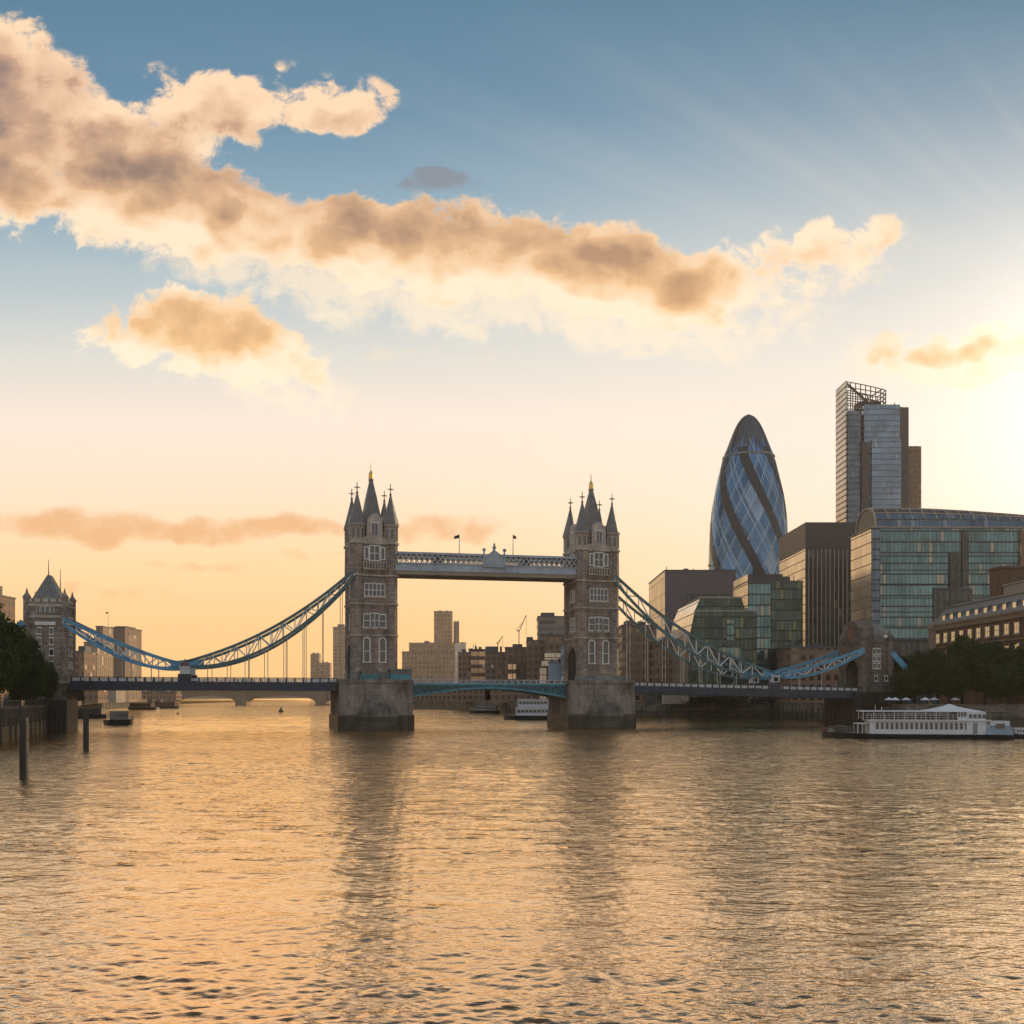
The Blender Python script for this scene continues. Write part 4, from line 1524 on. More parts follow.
slanted()
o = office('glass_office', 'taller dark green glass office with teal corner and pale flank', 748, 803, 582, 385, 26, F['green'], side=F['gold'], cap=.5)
w = (X(803, 385) - X(748, 385)) / 2
zt = Z(582, 385) - BANK
gb(o, 'upper_storey', M['darkclad'], -w, -w + 13.5, .3, 25, zt + .6, Z(574, 385) - BANK)
gb(o, 'pale_upper_flank', F['gold'], -w - .16, -w - .01, .3, 25, zt - 1, Z(574.3, 385) - BANK)
gb(o, 'teal_bay', F['teal'], -w + .2, -w + 8.5, -.25, -.01, 2, zt - .4)


# big glass office with a vaulted glass roof
def vaulted():
    Y = 390.0
    x0, x1 = X(872, Y), X(1062, Y)
    cx = (x0 + x1) / 2
    o = thing('glass_office', 'wide teal glass office with barrel vaulted glazed roof', 'building', (cx, Y, BANK))
    w = (x1 - x0) / 2
    z = lambda p: Z(p, Y) - BANK
    zt = z(528)
    gb(o, 'front_wall', F['teal'], -w, w, 0, 24, z(640), zt)
    gb(o, 'base_storeys', F['fins'], -w, w, 0.4, 24, 0, z(640) - .02)
    gb(o, 'pale_flank', F['gold'], -w - .15, -w - .01, .5, 24, z(640), zt - .3)
    gb(o, 'dark_corner', F['bluedk'], -w - .05, -w + 3.2, -.2, .45, 0, zt - .1)
    for (a, b, p0, p1) in ((949, 960, 664, 552), (933, 972, 664, 588), (961, 968, 587, 530)):
        gb(o, 'dark_bay', F['fins'], X(a, Y) - cx, X(b, Y) - cx, -.5 - .05 * (a % 7), -.01, z(p0), z(p1))
    gb(o, 'brown_bay', F['office'], X(1019, Y) - cx, w, -.7, -.01, z(640), z(531))
    q = MB()
    for k in range(9):
        zz = z(640) + (zt - z(640)) * k / 8
        q.box(-w - .3, w, -.30, -.02, zz - .18, zz + .16)
    q.build('floor_edge', M['darkclad'], o)
    q = MB(); q.box(-w - .5, w + .3, -.6, 24.5, zt, zt + .5); q.build('cornice', M['palestone'], o)
    # vault: axis along x, curving from the front eave to the back
    a0 = X(857, Y + 23) - cx
    prof = [(1.2, 0), (1.6, 3.2), (3.0, 5.8), (5.6, 7.7), (9.0, 8.7), (13, 9.0), (17, 8.4), (20.5, 6.6), (22.6, 3.6), (23.2, 0)]
    m = len(prof)
    segs = 30
    def sag(f): return 1.0 - .55 * max(0.0, f - .15) ** 1.5
    vs, fs = [], []
    for i in range(segs + 1):
        f = i / segs
        for (y, zz) in prof:
            vs.append((a0 + (w - a0) * f, y, zt + .5 + zz * sag(f)))
    for i in range(segs):
        for k in range(m - 1):
            p = i * m + k
            fs.append((p, p + 1, p + m + 1, p + m))
    q = MB(); q.add(vs, fs); vt = q.build('vault', F['bluedk'], o)
    q = MB()
    for i in range(0, segs + 1, 2):
        q.poly([(a0 + (w - a0) * i / segs, y * 1.0, zt + .55 + zz * sag(i / segs) * 1.01) for (y, zz) in prof[1:8]], .35)
    for k in (2, 4, 5, 7):
        q.poly([(a0 + (w - a0) * i / segs, prof[k][0], zt + .6 + prof[k][1] * sag(i / segs) * 1.01) for i in range(segs + 1)], .5)
    q.build('vault_rib', M['palestone'], vt)
    q = MB(); q.yz([(y, zt + .5 + zz) for y, zz in prof], a0 - .2, a0 - .01); q.build('end_glass', M['darkclad'], vt)
    q = MB(); q.poly([(a0 - .3, y, zt + .5 + zz) for y, zz in prof], .7); q.build('end_arch', M['palestone'], vt)
    return o


vaulted()


# brick building with a grey mansard roof, its long front towards the river
def mansard():
    x0 = 143.0
    ya, yb = 262.0, 339.0
    o = thing('brick_building', 'red brick building with grey mansard roof above right trees', 'building', (x0, ya, BANK))
    L = yb - ya
    h = Z(627, 339) - BANK
    gb(o, 'wall', M['brick'], 0, 22, 0, L, 0, h)
    q = MB(); q.box(-.9, 22.5, -.6, L + .4, h, h + .7); q.box(-.5, -.01, -.3, L + .2, h - 1.4, h); q.box(-.35, -.01, 0, L, h - 7.4, h - 7.0); q.build('cornice', M['concrete'], o)
    q = MB()
    q.xz([(-.4, h + .7), (22, h + .7), (19.5, h + 6.2), (4.0, h + 6.2)], -.3, L)
    rf = q.build('mansard_roof', M['slate'], o)
    q = MB(); q.box(3.6, 20, -.2, L - .2, h + 6.2, h + 6.8); q.build('roof_ridge', M['metal'], rf)
    n = 13
    for i in range(n):
        y = 3.4 + i * (L - 7) / (n - 1)
        for (z0, z1) in ((h - 5.6, h - 2.6), (h - 11.6, h - 8.6), (h - 17.4, h - 14.4)):
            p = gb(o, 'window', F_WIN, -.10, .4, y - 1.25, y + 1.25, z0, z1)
            q = MB()
            q.box(-.3, -.02, y - 1.55, y - 1.25, z0 - .2, z1 + .3)
            q.box(-.3, -.02, y + 1.25, y + 1.55, z0 - .2, z1 + .3)
            q.box(-.42, -.02, y - 1.7, y + 1.7, z0 - .5, z0 - .2)
            q.box(-.2, -.02, y - .07, y + .07, z0, z1)
            q.box(-.2, -.02, y - 1.25, y + 1.25, (z0 + z1) / 2 - .07, (z0 + z1) / 2 + .07)
            q.build('frame', M['palestone'], p)
        if i < n - 1:
            yd = y + (L - 7) / (n - 1) / 2
            d = MB(); d.xz([(.6, h + .9), (3.6, h + .9), (3.6, h + 4.0), (.9, h + 4.0), (.6, h + 3.6)], yd - 1.2, yd + 1.2); dm = d.build('dormer', M['metal'], rf)
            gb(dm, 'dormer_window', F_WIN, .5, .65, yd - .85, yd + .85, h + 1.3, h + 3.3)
    q = MB(); q.lathe([(2.6, 0), (2.6, h - 1), (3.0, h - .8), (3.0, h + .2), (.4, h + 2.6)], 10, 1.2, L + .5); q.build('corner_turret', M['concrete'], o)
    q = MB(); q.box(6, 13.5, L - 34, L - 27, h + 6.8, h + 15.5); q.box(5.6, 13.9, L - 34.4, L - 26.6, h + 15.5, h + 16.2); q.build('roof_house', M['warehouse'], o)
    q = MB(); q.box(5, 12, 5, L - 38, h + 6.8, h + 9.6); q.box(4.6, 12.4, 4.6, L - 37.6, h + 9.6, h + 10.0); q.build('plant_screen', M['metal'], o)


F_WIN, N_, b_ = new_mat('warm glow window')
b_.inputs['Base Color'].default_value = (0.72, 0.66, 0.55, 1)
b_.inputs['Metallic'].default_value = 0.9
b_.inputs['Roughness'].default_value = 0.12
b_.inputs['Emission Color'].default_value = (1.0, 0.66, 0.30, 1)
b_.inputs['Emission Strength'].default_value = 0.42  # warm glow added where no golden sky reflection reaches the panes
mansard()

# brown brick blocks behind the right chains and along the quay
OFF = 'brick blocks behind the right bridge span'
office('brick_block', 'brown brick block behind the right tower and hangers', 622, 657, 626, 430, 22, F['office'], group=OFF)
office('brick_block', 'lower brown brick block behind the middle of right chains', 658, 690, 641, 410, 22, F['office'], group=OFF, plant=[(.2, .5, 2)])
office('brick_block', 'dark low block beneath the slanted glass office', 688, 760, 664, 400, 12, F['fins'], group=OFF)
office('brick_block', 'dark brown block below the finned tower', 790, 838, 648, 360, 18, F['office'], group=OFF)
office('riverside_terrace', 'long low dark riverside terrace under the right span', 645, 812, 694, 396, 8, F['fins'], group=OFF, roofmat='concrete')
office('brick_block', 'dark block between the abutment gable and the glass office', 872, 935, 664, 372, 14, F['fins'], group=OFF)
o = office('pavilion', 'pale flat riverside pavilion just right of right pier', 664, 686, 692.5, 388, 6, M['palestone'], cat='building')

# the middle distance between the towers
MID = 'riverside buildings between the bridge towers'
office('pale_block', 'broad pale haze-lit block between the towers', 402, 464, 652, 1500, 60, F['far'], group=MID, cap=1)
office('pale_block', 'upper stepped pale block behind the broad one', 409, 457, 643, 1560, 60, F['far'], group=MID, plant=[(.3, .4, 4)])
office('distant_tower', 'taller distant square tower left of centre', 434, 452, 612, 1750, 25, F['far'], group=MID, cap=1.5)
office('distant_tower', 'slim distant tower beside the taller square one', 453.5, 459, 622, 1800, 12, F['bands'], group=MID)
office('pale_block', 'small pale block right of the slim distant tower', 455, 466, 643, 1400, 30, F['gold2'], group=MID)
office('riverside_block', 'dark block with low roof at left of riverside row', 458, 474, 653, 640, 26, F['office'], group=MID)
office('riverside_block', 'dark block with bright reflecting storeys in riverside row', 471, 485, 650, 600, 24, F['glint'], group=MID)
office('riverside_block', 'brown block with pale roof house in riverside row', 485, 506, 653, 560, 24, F['office'], group=MID, plant=[(.0, .62, 4), (.7, .8, 4)])
office('riverside_block', 'brown block near the small luffing crane', 505, 530, 648, 540, 26, F['office'], group=MID, plant=[(.3, .7, 2.5)])
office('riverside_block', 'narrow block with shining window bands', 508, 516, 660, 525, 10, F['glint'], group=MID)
office('riverside_block', 'brown block stepping up towards the right tower', 527, 548, 641, 520, 26, F['office'], group=MID, plant=[(.0, .3, 2.5)])
office('riverside_block', 'tall brown block left of the right tower', 546, 572, 636, 500, 20, F['office'], group=MID)
office('banded_tower', 'banded office tower just left of right bridge tower', 538, 572, 617, 560, 26, F['bands'], group=MID, plant=[(.1, .5, 3)])
office('terraced_house', 'upper terrace block in sunlit colours beside the right tower', 543, 553, 653, 470, 10, F['gold'], group=MID, rot=R(-50))  # glossy gold walls stand in for sunlight on terracotta
office('terraced_house', 'middle terrace block in sunlit colours beside the right tower', 539.5, 551, 661, 462, 7.5, F['gold'], group=MID, rot=R(-50))
office('terraced_house', 'lower terrace block in sunlit colours beside the right tower', 538, 548, 668, 455, 6, F['gold'], group=MID, rot=R(-50))
office('grey_block', 'blue grey block against the right bridge tower', 549, 566, 663, 445, 9, M['bluegrey'], group=MID)
office('glass_sliver', 'slim pale glass stair tower against the right bridge tower', 561, 567, 646, 440, 6, F['blue'], group=MID)
for a, b, y, Y, lab in ((413, 452, 691, 690, 'low arcaded brown wharf left of centre'), (452, 492, 690, 560, 'low arcaded brown wharf at centre'), (490, 545, 689, 470, 'low arcaded brown wharf right of centre')):
    office('wharf_building', lab, a, b, y, Y, 12, F['office'], group=MID)


def crane(label, px, py0, py1, Y, jib):
    o = thing('tower_crane', label, 'crane', (X(px, Y), Y, Z(py0, Y)), 0, 'cranes above the far roofs')
    h = (py0 - py1) / FOC * Y
    q = MB(); q.bar((0, 0, -12), (0, 0, h * .45), .5); q.build('mast', M['darkclad'], o)
    q = MB(); q.bar((0, 0, h * .45), (jib * .75, 0, h), .45); q.bar((0, 0, h * .45), (-jib * .25, 0, h * .5), .6); q.build('jib', M['darkclad'], o)
    q = MB(); q.bar((-jib * .25, 0, h * .5), (jib * .5, 0, h * .8), .25); q.bar((jib * .75, 0, h), (jib * .75, 0, h * .2), .18); q.build('cable', M['darkclad'], o)


crane('luffing crane with raised jib above the riverside row', 519, 645, 615, 620, 6)
crane('short stubby crane above the riverside row', 498, 650, 636, 640, 4)

# south bank city behind the left span
LEF = 'buildings beyond the left bridge span'
office('stone_block', 'pale low building between left abutment and big block', 74, 84, 652, 470, 14, F['office'], group=LEF, plant=[(.1, .8, 3)])
office('stone_block', 'narrow stone block topped by a flagpole', 96, 103, 627, 545, 14, F['pilaster'], group=LEF)
office('stone_block', 'big plain brown block behind the left chain', 106, 125, 628, 580, 26, M['concrete'], group=LEF, plant=[(.25, .9, 1.5)])
office('stone_block', 'slim pilastered block against the big brown one', 126, 128.5, 634, 585, 14, F['pilaster'], group=LEF)
office('stone_block', 'stone block with tall pilasters left of the big brown block', 84, 97, 643, 520, 16, F['pilaster'], group=LEF)
office('stone_block', 'lit low stone building below the left span', 97, 116, 690, 500, 12, M['palestone'], group=LEF)
office('stone_block', 'low wharf below the left span beside the abutment', 74, 98, 688, 470, 12, F['office'], group=LEF)
office('stone_block', 'long low wharf below the left span', 115, 176, 692, 900, 16, F['office'], group=LEF)
flagpole('flagpole with drooping flag on the narrow stone block', X(103, 545), 552, Z(627, 545), 9.0, 'rust', 2.4, -.6)
office('apartment_block', 'glazed apartment block above the far left trees', -44, -12, 594, 330, 18, F['office'], group=LEF, plant=[(.5, .8, 4)])
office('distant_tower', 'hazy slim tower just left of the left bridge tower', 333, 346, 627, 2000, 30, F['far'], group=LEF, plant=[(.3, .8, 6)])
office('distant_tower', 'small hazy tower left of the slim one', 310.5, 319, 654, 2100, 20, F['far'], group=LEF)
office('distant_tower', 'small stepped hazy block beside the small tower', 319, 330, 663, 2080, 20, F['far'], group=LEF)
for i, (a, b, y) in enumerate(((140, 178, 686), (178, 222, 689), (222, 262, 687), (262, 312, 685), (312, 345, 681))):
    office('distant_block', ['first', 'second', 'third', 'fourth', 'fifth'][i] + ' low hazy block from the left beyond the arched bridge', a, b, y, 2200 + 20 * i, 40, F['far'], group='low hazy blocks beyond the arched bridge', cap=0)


# the low arched bridge upstream
def arch_bridge():
    Y = 965.0
    o = thing('arch_bridge', 'low stone arch bridge crossing the river far upstream', 'bridge', (0, Y, 0))
    k = Y / FOC
    piers = [98, 170, 241, 321, 402, 480]
    half = 5.5
    for i in range(len(piers) - 1):
        a, b = (piers[i] + half - 512) * k, (piers[i + 1] - half - 512) * k
        n = 14
        low = [(a + (b - a) * j / n, 3.4 + 5.6 * (1 - (2 * j / n - 1) ** 2) ** .6) for j in range(n + 1)]
        q = MB(); q.xz(low + [(b, 12.6), (a, 12.6)], 0, 12); q.build('arch', M['concrete'], o)
    for p in piers:
        c = (p - 512) * k
        q = MB(); q.box(c - half * k, c + half * k, -1.5, 13.5, -1, 12.6); q.build('pier', M['concrete'], o)
    q = MB(); q.box((60 - 512) * k, (485 - 512) * k, -.6, 12.6, 12.6, 14.2); q.build('parapet', M['concrete'], o)


arch_bridge()


# ------------------------------------------------------------------ trees
def leaf_mesh(seed, rx, rz, nclump, per, size):
    rg = np.random.default_rng(seed)
    d = rg.normal(size=(nclump, 3))
    d /= np.linalg.norm(d, axis=1)[:, None]
    lobes = rg.normal(size=(9, 3)); lobes /= np.linalg.norm(lobes, axis=1)[:, None]
    bump = np.max(np.clip(d @ lobes.T, 0, 1) ** 6, axis=1)
    rad = (0.45 + 0.55 * rg.random(nclump) ** .5) * (0.74 + 0.34 * bump)
    c = d * rad[:, None] * np.array([rx, rx, rz])
    c[:, 2] = np.where(c[:, 2] < 0, c[:, 2] * .8, c[:, 2])
    cs = 0.10 * rx + 0.12 * rx * rg.random(nclump)
    P = np.repeat(c, per, 0) + rg.normal(size=(nclump * per, 3)) * np.repeat(cs, per)[:, None] * np.array([.62, .62, .5])
    n = len(P)
    a = rg.normal(size=(n, 3)); a /= np.linalg.norm(a, axis=1)[:, None]
    b = np.cross(a, rg.normal(size=(n, 3))); b /= np.linalg.norm(b, axis=1)[:, None]
    s = size * (.6 + .8 * rg.random(n))[:, None]
    V = np.stack([P - a * s, P + b * s * .6, P + a * s, P - b * s * .6], 1).reshape(-1, 3)
    me = bpy.data.meshes.new('crown')
    me.vertices.add(len(V)); me.vertices.foreach_set('co', V.astype(np.float32).ravel())
    me.loops.add(4 * n); me.loops.foreach_set('vertex_index', np.arange(4 * n, dtype=np.int32))
    me.polygons.add(n)
    me.polygons.foreach_set('loop_start', (np.arange(n) * 4).astype(np.int32))
    me.polygons.foreach_set('loop_total', np.full(n, 4, np.int32))
    me.update(calc_edges=True)
    me.materials.append(M['leaf'])
    return me


def make_leaf_mat():
    m, N, b = new_mat('foliage')
    geo = N.new('ShaderNodeNewGeometry')
    co = N.new('ShaderNodeTexCoord').outputs['Object']
    n, _ = N.noise(co, .5, 3, .6)
    k = N.add(N.mul(geo.outputs['Random Per Island'], .5), N.mul(n, .5))
    N.put(b.inputs['Base Color'], N.mix(N.smooth(k, .3, .75), (0.017, 0.032, 0.009, 1), (0.058, 0.092, 0.022, 1)))
    b.inputs['Roughness'].default_value = .65
    b.inputs['Specular IOR Level'].default_value = .2
    tr = N.new('ShaderNodeBsdfTranslucent')
    tr.inputs['Color'].default_value = (0.10, 0.14, 0.025, 1)
    ms = N.new('ShaderNodeMixShader')
    ms.inputs[0].default_value = 0.25
    N.l.new(b.outputs[0], ms.inputs[1])
    N.l.new(tr.outputs[0], ms.inputs[2])
    N.l.new(ms.outputs[0], N.n['Material Output'].inputs['Surface'])
    return m


M['leaf'] = make_leaf_mat()
CROWNS = [leaf_mesh(s, 1.0, 1.0, 230, 75, .052) for s in (1, 2, 3, 4)]


def tree(label, px, Y, top, width, k, group):
    x = X(px, Y)
    zt = Z(top, Y)
    h = zt - BANK
    r = width / 2 / FOC * Y
    o = thing('tree', label, 'tree', (x, Y, BANK), random.uniform(0, 6.28), group)
    c = bpy.data.objects.new('crown', CROWNS[k % 4])
    COL.objects.link(c)
    c.parent = o
    zr = h * .43
    c.location = (0, 0, h - zr * .98)
    c.scale = (r, r, zr)
    q = MB()
    q.tube((0, 0, -.3), (.1, 0, h * .4), .42, .26, 8)
    for i in range(6):
        a = i * 1.05 + k
        q.tube((.1, 0, h * (.26 + .03 * i)), (r * .55 * math.cos(a), r * .55 * math.sin(a), h * (.55 + .05 * (i % 3))), .18, .05, 6)
    q.build('trunk', M['bark'], o)


GR, GL = 'trees on the right bank', 'trees on the left bank'
for i, (px, Y, top, w, lab) in enumerate([
        (897, 283, 652, 34, 'small dark tree right beside the stone abutment with the gable'),
        (915, 276, 652, 38, 'rounded tree second from the gabled abutment'),
        (938, 272, 650, 40, 'low rounded tree before the corner of the brick building'),
        (962, 284, 640, 44, 'tall tree before the left end of brick windows'),
        (985, 272, 637, 48, 'tallest broad tree before the brick building'),
        (1011, 268, 645, 44, 'broad tree at the right edge before the brick building'),
        (1036, 272, 640, 44, 'cropped tree at the far right edge'),
        (950, 262, 664, 34, 'low tree behind the conical awning of the boat'),
        (1000, 260, 662, 38, 'low dense tree behind the stern of the boat'),
        (906, 264, 668, 28, 'lowest tree behind the bow half of the boat')]):
    tree(lab, px, Y, top, w, i, GR)
for i, (px, Y, top, w, lab) in enumerate([
        (-6, 196, 607, 50, 'tallest dark tree at the left edge'),
        (15, 210, 630, 36, 'tall tree second from the left edge'),
        (31, 220, 642, 32, 'rounded tree in front of the left abutment tower'),
        (46, 226, 659, 24, 'small rightmost tree at the foot of left abutment tower'),
        (-16, 180, 640, 56, 'cropped lower tree at the left edge'),
        (26, 206, 664, 38, 'low dark tree over the left kiosks')]):
    tree(lab, px, Y, top, w, i + 1, GL)


# ------------------------------------------------------------------ left bank furniture
def place(px, Y, dz=0.0):
    return (X(px, Y), Y, BANK + dz)


def fence():
    pts = [(-78.5, 140), (-90, 178), (-98.5, 204), (-106, 226)]
    o = thing('railing', 'dark riverside railing along the left bank', 'railing', (-78.5, 140, BANK + .9))
    r_, b_ = MB(), MB()
    for (x0, y0), (x1, y1) in zip(pts[:-1], pts[1:]):
        L = math.hypot(x1 - x0, y1 - y0)
        a, c = (x0 + 78.5 - .1, y0 - 140), (x1 + 78.5 - .1, y1 - 140)
        for zz in (.15, 1.2):
            r_.bar((a[0], a[1], zz), (c[0], c[1], zz), .09)
        n = int(L / .5)
        for i in range(n):
            f = i / n
            w = .12 if i % 5 == 0 else .04
            b_.box(a[0] + (c[0] - a[0]) * f - w / 2, a[0] + (c[0] - a[0]) * f + w / 2, a[1] + (c[1] - a[1]) * f - w / 2, a[1] + (c[1] - a[1]) * f + w / 2, 0, 1.25)
    r_.build('rail', M['hull'], o)
    b_.build('baluster', M['hull'], o)


fence()


def kiosk(label, px, Y, w, h, glow=None, wall='palestone'):
    o = thing('kiosk', label, 'kiosk', place(px, Y), R(-16), 'kiosks under the left trees')
    gb(o, 'wall', M[wall], -w / 2, w / 2, 0, 2.4, 0, h)
    q = MB(); q.xz([(-w / 2 - .3, h), (w / 2 + .3, h), (0, h + .6)], -.5, 2.8); q.build('roof', M['slate'], o)
    if glow:
        m, N, b = new_mat('lit window')
        b.inputs['Base Color'].default_value = (.8, .5, .2, 1)
        b.inputs['Emission Color'].default_value = glow
        b.inputs['Emission Strength'].default_value = 1.0
        gb(o, 'lit_window', m, -w * .3, w * .3, -.06, -.005, .9, h - .5)
    else:
        gb(o, 'window', M['pane'], -w * .3, w * .3, -.06, -.005, .9, h - .5)
    return o


kiosk('small kiosk with a glowing orange window on left bank', 23, 212, 2.4, 2.6, (1.0, .50, .14, 1), wall='timber')
kiosk('pale kiosk with dark window left of the glowing one', 8, 205, 2.2, 2.4, wall='timber')
kiosk('pale narrow kiosk nearest the left abutment', 33, 219, 1.5, 2.4, wall='timber')


# ------------------------------------------------------------------ mooring piles
def pile(label, px, Yb, ptop, w):
    x = X(px, Yb)
    o = thing('mooring_pile', label, 'mooring pile', (x, Yb, 0), random.uniform(0, 1), 'mooring piles in the river')
    h = Z(ptop, Yb)
    r = w / 2 / FOC * Yb
    q = MB(); q.lathe([(r * 1.05, -3), (r * 1.02, 0.2), (r, h * .6), (r * .97, h - .15), (r * .9, h)], 10); q.build('post', M['timber'], o)
    for zz in (.35, .62, .86):
        q = MB(); q.lathe([(r * 1.03, h * zz), (r * 1.1, h * zz + .02), (r * 1.1, h * zz + .16), (r * 1.03, h * zz + .18)], 10); q.build('iron_hoop', M['hull'], o)


pile('nearest dark timber mooring pile at lower left', 24, 95.5, 718, 8.4)
pile('farther dark timber mooring pile right of the nearest', 86, 146, 713, 5.4)


# ------------------------------------------------------------------ boats
def hull_mesh(L, B, z0, z1, bow=.22, stern=.06, sheer=.5, n=26, flare=.8):
    """boat hull along x, bow at +x"""
    q = MB()
    ring = 9
    for i in range(n + 1):
        f = i / n
        x = -L / 2 + L * f
        e = 1.0
        if f > 1 - bow:
            e = max(.03, 1 - ((f - (1 - bow)) / bow) ** 2)
        if f < stern:
            e = min(e, .78 + .22 * f / stern)
        zt = z1 + sheer * max(0, (f - .6) / .4) ** 2
        for k in range(ring):
            a = -1 + 2 * k / (ring - 1)
            y = B / 2 * e * math.copysign(abs(a) ** .55, a)
            zz = z0 + (zt - z0) * abs(a) ** 3.2
            q.v.append((x, y * (flare + (1 - flare) * abs(a)), zz))
    for i in range(n):
        for k in range(ring - 1):
            o = i * ring + k
            q.f.append((o, o + ring, o + ring + 1, o + 1))
        q.f.append((i * ring, i * ring + ring - 1, (i + 1) * ring + ring - 1, (i + 1) * ring))
    q.f.append(tuple(range(ring)))
    q.f.append(tuple(reversed(range(n * ring, n * ring + ring))))
    return q


def river_boat():
    Y = 187.0
    x0, x1 = X(828, Y), X(1008, Y)
    L = x1 - x0
    o = thing('river_boat', 'white two deck restaurant boat with low black bow and conical awning', 'boat', ((x0 + x1) / 2, Y + 1.5, 0), R(180 - 10))
    # bow at +x local, which points to the left in the picture
    B = 6.6
    hull_mesh(L, B, -.9, .85, .22, .05, .3).build('hull', M['hull'], o)
    px = lambda p: -(X(p, Y) - (x0 + x1) / 2)
    z = lambda p: Z(p, Y)
    hb = B / 2 - .45
    a, b = px(872), px(985)
    gb(o, 'lower_deck_wall', M['boatwhite'], b, a, -hb, hb, .8, z(721))
    for i in range(22):
        xx = a - 1.1 - i * (a - b - 2.0) / 22
        for s in (-1, 1):
            wq = MB()
            y0, y1 = sorted((s * hb, s * (hb + .05)))
            wq.box(xx - .52, xx, y0 + (.005 if s > 0 else 0), y1 - (.005 if s < 0 else 0), 1.75, z(722.6))
            wq.build('window', M['pane'], o)
    q = MB(); q.box(b - .2, a + .4, -hb - .3, hb + .3, z(721), z(719.5)); q.build('upper_deck', M['boatwhite'], o)
    # upper deck: rail, posts, flat canopy and glazed saloon under the awning
    zd = z(719.5)
    q = MB()
    for s in (-1, 1):
        for h in (.4, .75, 1.05):
            q.bar((px(868), s * hb, zd + h), (px(955), s * hb, zd + h), .05)
        k = px(955)
        while k < px(868):
            q.box(k - .03, k + .03, s * hb - .03, s * hb + .03, zd, zd + 1.05)
            k += .8
    q.build('deck_rail', M['boatwhite'], o)
    q = MB()
    for i in range(10):
        xx = px(866) + (px(955) - px(866)) * i / 9
        for s in (-1, 1):
            gb(o, 'canopy_post', M['boatwhite'], xx - .06, xx + .06, s * (hb - .2) - .06, s * (hb - .2) + .06, zd, z(711.75))
    q = MB(); q.box(px(958), px(864), -hb, hb, z(711.8), z(710.6)); q.build('canopy', M['canvas'], o)
    q = MB(); q.box(px(960), px(866), -hb + 1.2, hb - 1.2, zd, zd + .75); q.build('deck_seating', M['warehouse'], o)
    gb(o, 'saloon', M['pane'], px(977), px(955), -hb + .15, hb - .15, zd, z(711.5))
    q = MB()
    for i in range(9):
        xx = px(955) + (px(977) - px(955)) * i / 8
        for s in (-1, 1):
            q.box(xx - .07, xx + .07, s * (hb - .1) - .07, s * (hb - .1) + .07, zd, z(711.5))
    for s in (-1, 1):
        q.box(px(977), px(955), s * (hb - .08) - .06, s * (hb - .08) + .06, zd, zd + .55)
    q.build('saloon_frame', M['boatwhite'], o)
    q = MB()
    c = px(951)
    vs, fs = [], []
    prof = [(1.0, z(711.8)), (.98, z(711.0)), (.55, z(708.6)), (.26, z(706.6)), (.12, z(705.2)), (.1, z(704.6)), (.01, z(704.0))]
    for r, zz in prof:
        for i in range(16):
            an = 2 * math.pi * i / 16
            ex = abs(math.cos(an)) ** .5 * math.copysign(1, math.cos(an))
            ey = abs(math.sin(an)) ** .5 * math.copysign(1, math.sin(an))
            vs.append((c + r * 5.6 * ex - (1 - r) * 0.0, r * (hb + .25) * ey, zz))
    for k in range(len(prof) - 1):
        for i in range(16):
            j = (i + 1) % 16
            fs.append((k * 16 + i, k * 16 + j, k * 16 + 16 + j, k * 16 + 16 + i))
    fs.append(tuple(range(15, -1, -1)))
    q.add(vs, fs); q.build('conical_awning', M['canvas'], o)
    # wheelhouse and stern
    gb(o, 'wheelhouse', M['boatwhite'], px(981), px(963), -hb - .12, hb + .12, .85, z(711.6))
    for i in range(4):
        xx = px(965) - i * .78
        for s in (-1, 1):
            y0, y1 = sorted((s * (hb + .125), s * (hb + .17)))
            gb(o, 'wheelhouse_window', M['pane'], xx - .6, xx - .06, y0, y1, z(718), z(714))
    gb(o, 'door', M['metal'], px(973), px(969), -hb - .17, -hb - .125, 0.95, z(722.5))
    o_door = gb(o, 'door', M['metal'], px(973), px(969), hb + .125, hb + .17, 0.95, z(722.5))
    q = MB(); q.box(px(1003), px(981), -hb, hb, z(712.6), z(711.4))
    for i in range(4):
        for s in (-1, 1):
            xx = px(983) + (px(1002) - px(983)) * i / 3
            q.box(xx - .06, xx + .06, s * hb - .06, s * hb + .06, z(720), z(712.6))
    q.build('stern_canopy', M['darkclad'], o)
    gb(o, 'stern_deck', M['boatwhite'], px(1003), px(981), -hb, hb, z(725.5), z(720.5))
    q = MB(); q.add([(px(1006), -hb - .3, .8), (px(980), -hb - .3, .8), (px(980), hb + .3, .8), (px(1006), hb + .3, .8), (px(1004), -hb - .1, z(726)), (px(982), -hb - .1, z(726)), (px(982), hb + .1, z(726)), (px(1004), hb + .1, z(726))],
                    [(3, 2, 1, 0), (4, 5, 6, 7), (0, 1, 5, 4), (1, 2, 6, 5), (2, 3, 7, 6), (3, 0, 4, 7)]); q.build('stern_house', M['bluegrey'], o)
    gb(o, 'stern_window', M['pane'], px(998), px(990), hb + .25, hb + .34, 2.1, 2.9)
    # low fore deck with winch gear, then the shelter and masts
    gb(o, 'fore_deck_house', M['hull'], px(850), px(841), -1.6, 1.6, .8, 2.3)
    gb(o, 'winch', M['metal'], px(838), px(835), -1.0, 1.0, .8, 1.7)
    q = MB()
    for s in (-1, 1):
        for h in (.9, 1.35):
            q.bar((px(858), s * 2.2, .8 + h), (px(834), s * .9, .8 + h), .05)
        for i in range(7):
            f = i / 6
            xx, yy = px(858) + (px(834) - px(858)) * f, s * (2.2 - 1.3 * f)
            q.box(xx - .03, xx + .03, yy - .03, yy + .03, .7, 2.2)
    q.build('bow_rail', M['metal'], o)
    q = MB(); q.lathe([(.25, 1.0), (.5, 1.15), (.5, 1.75), (.25, 1.9)], 10, px(829.5), 0); q.build('bow_fender', M['rust'], o)
    q = MB()
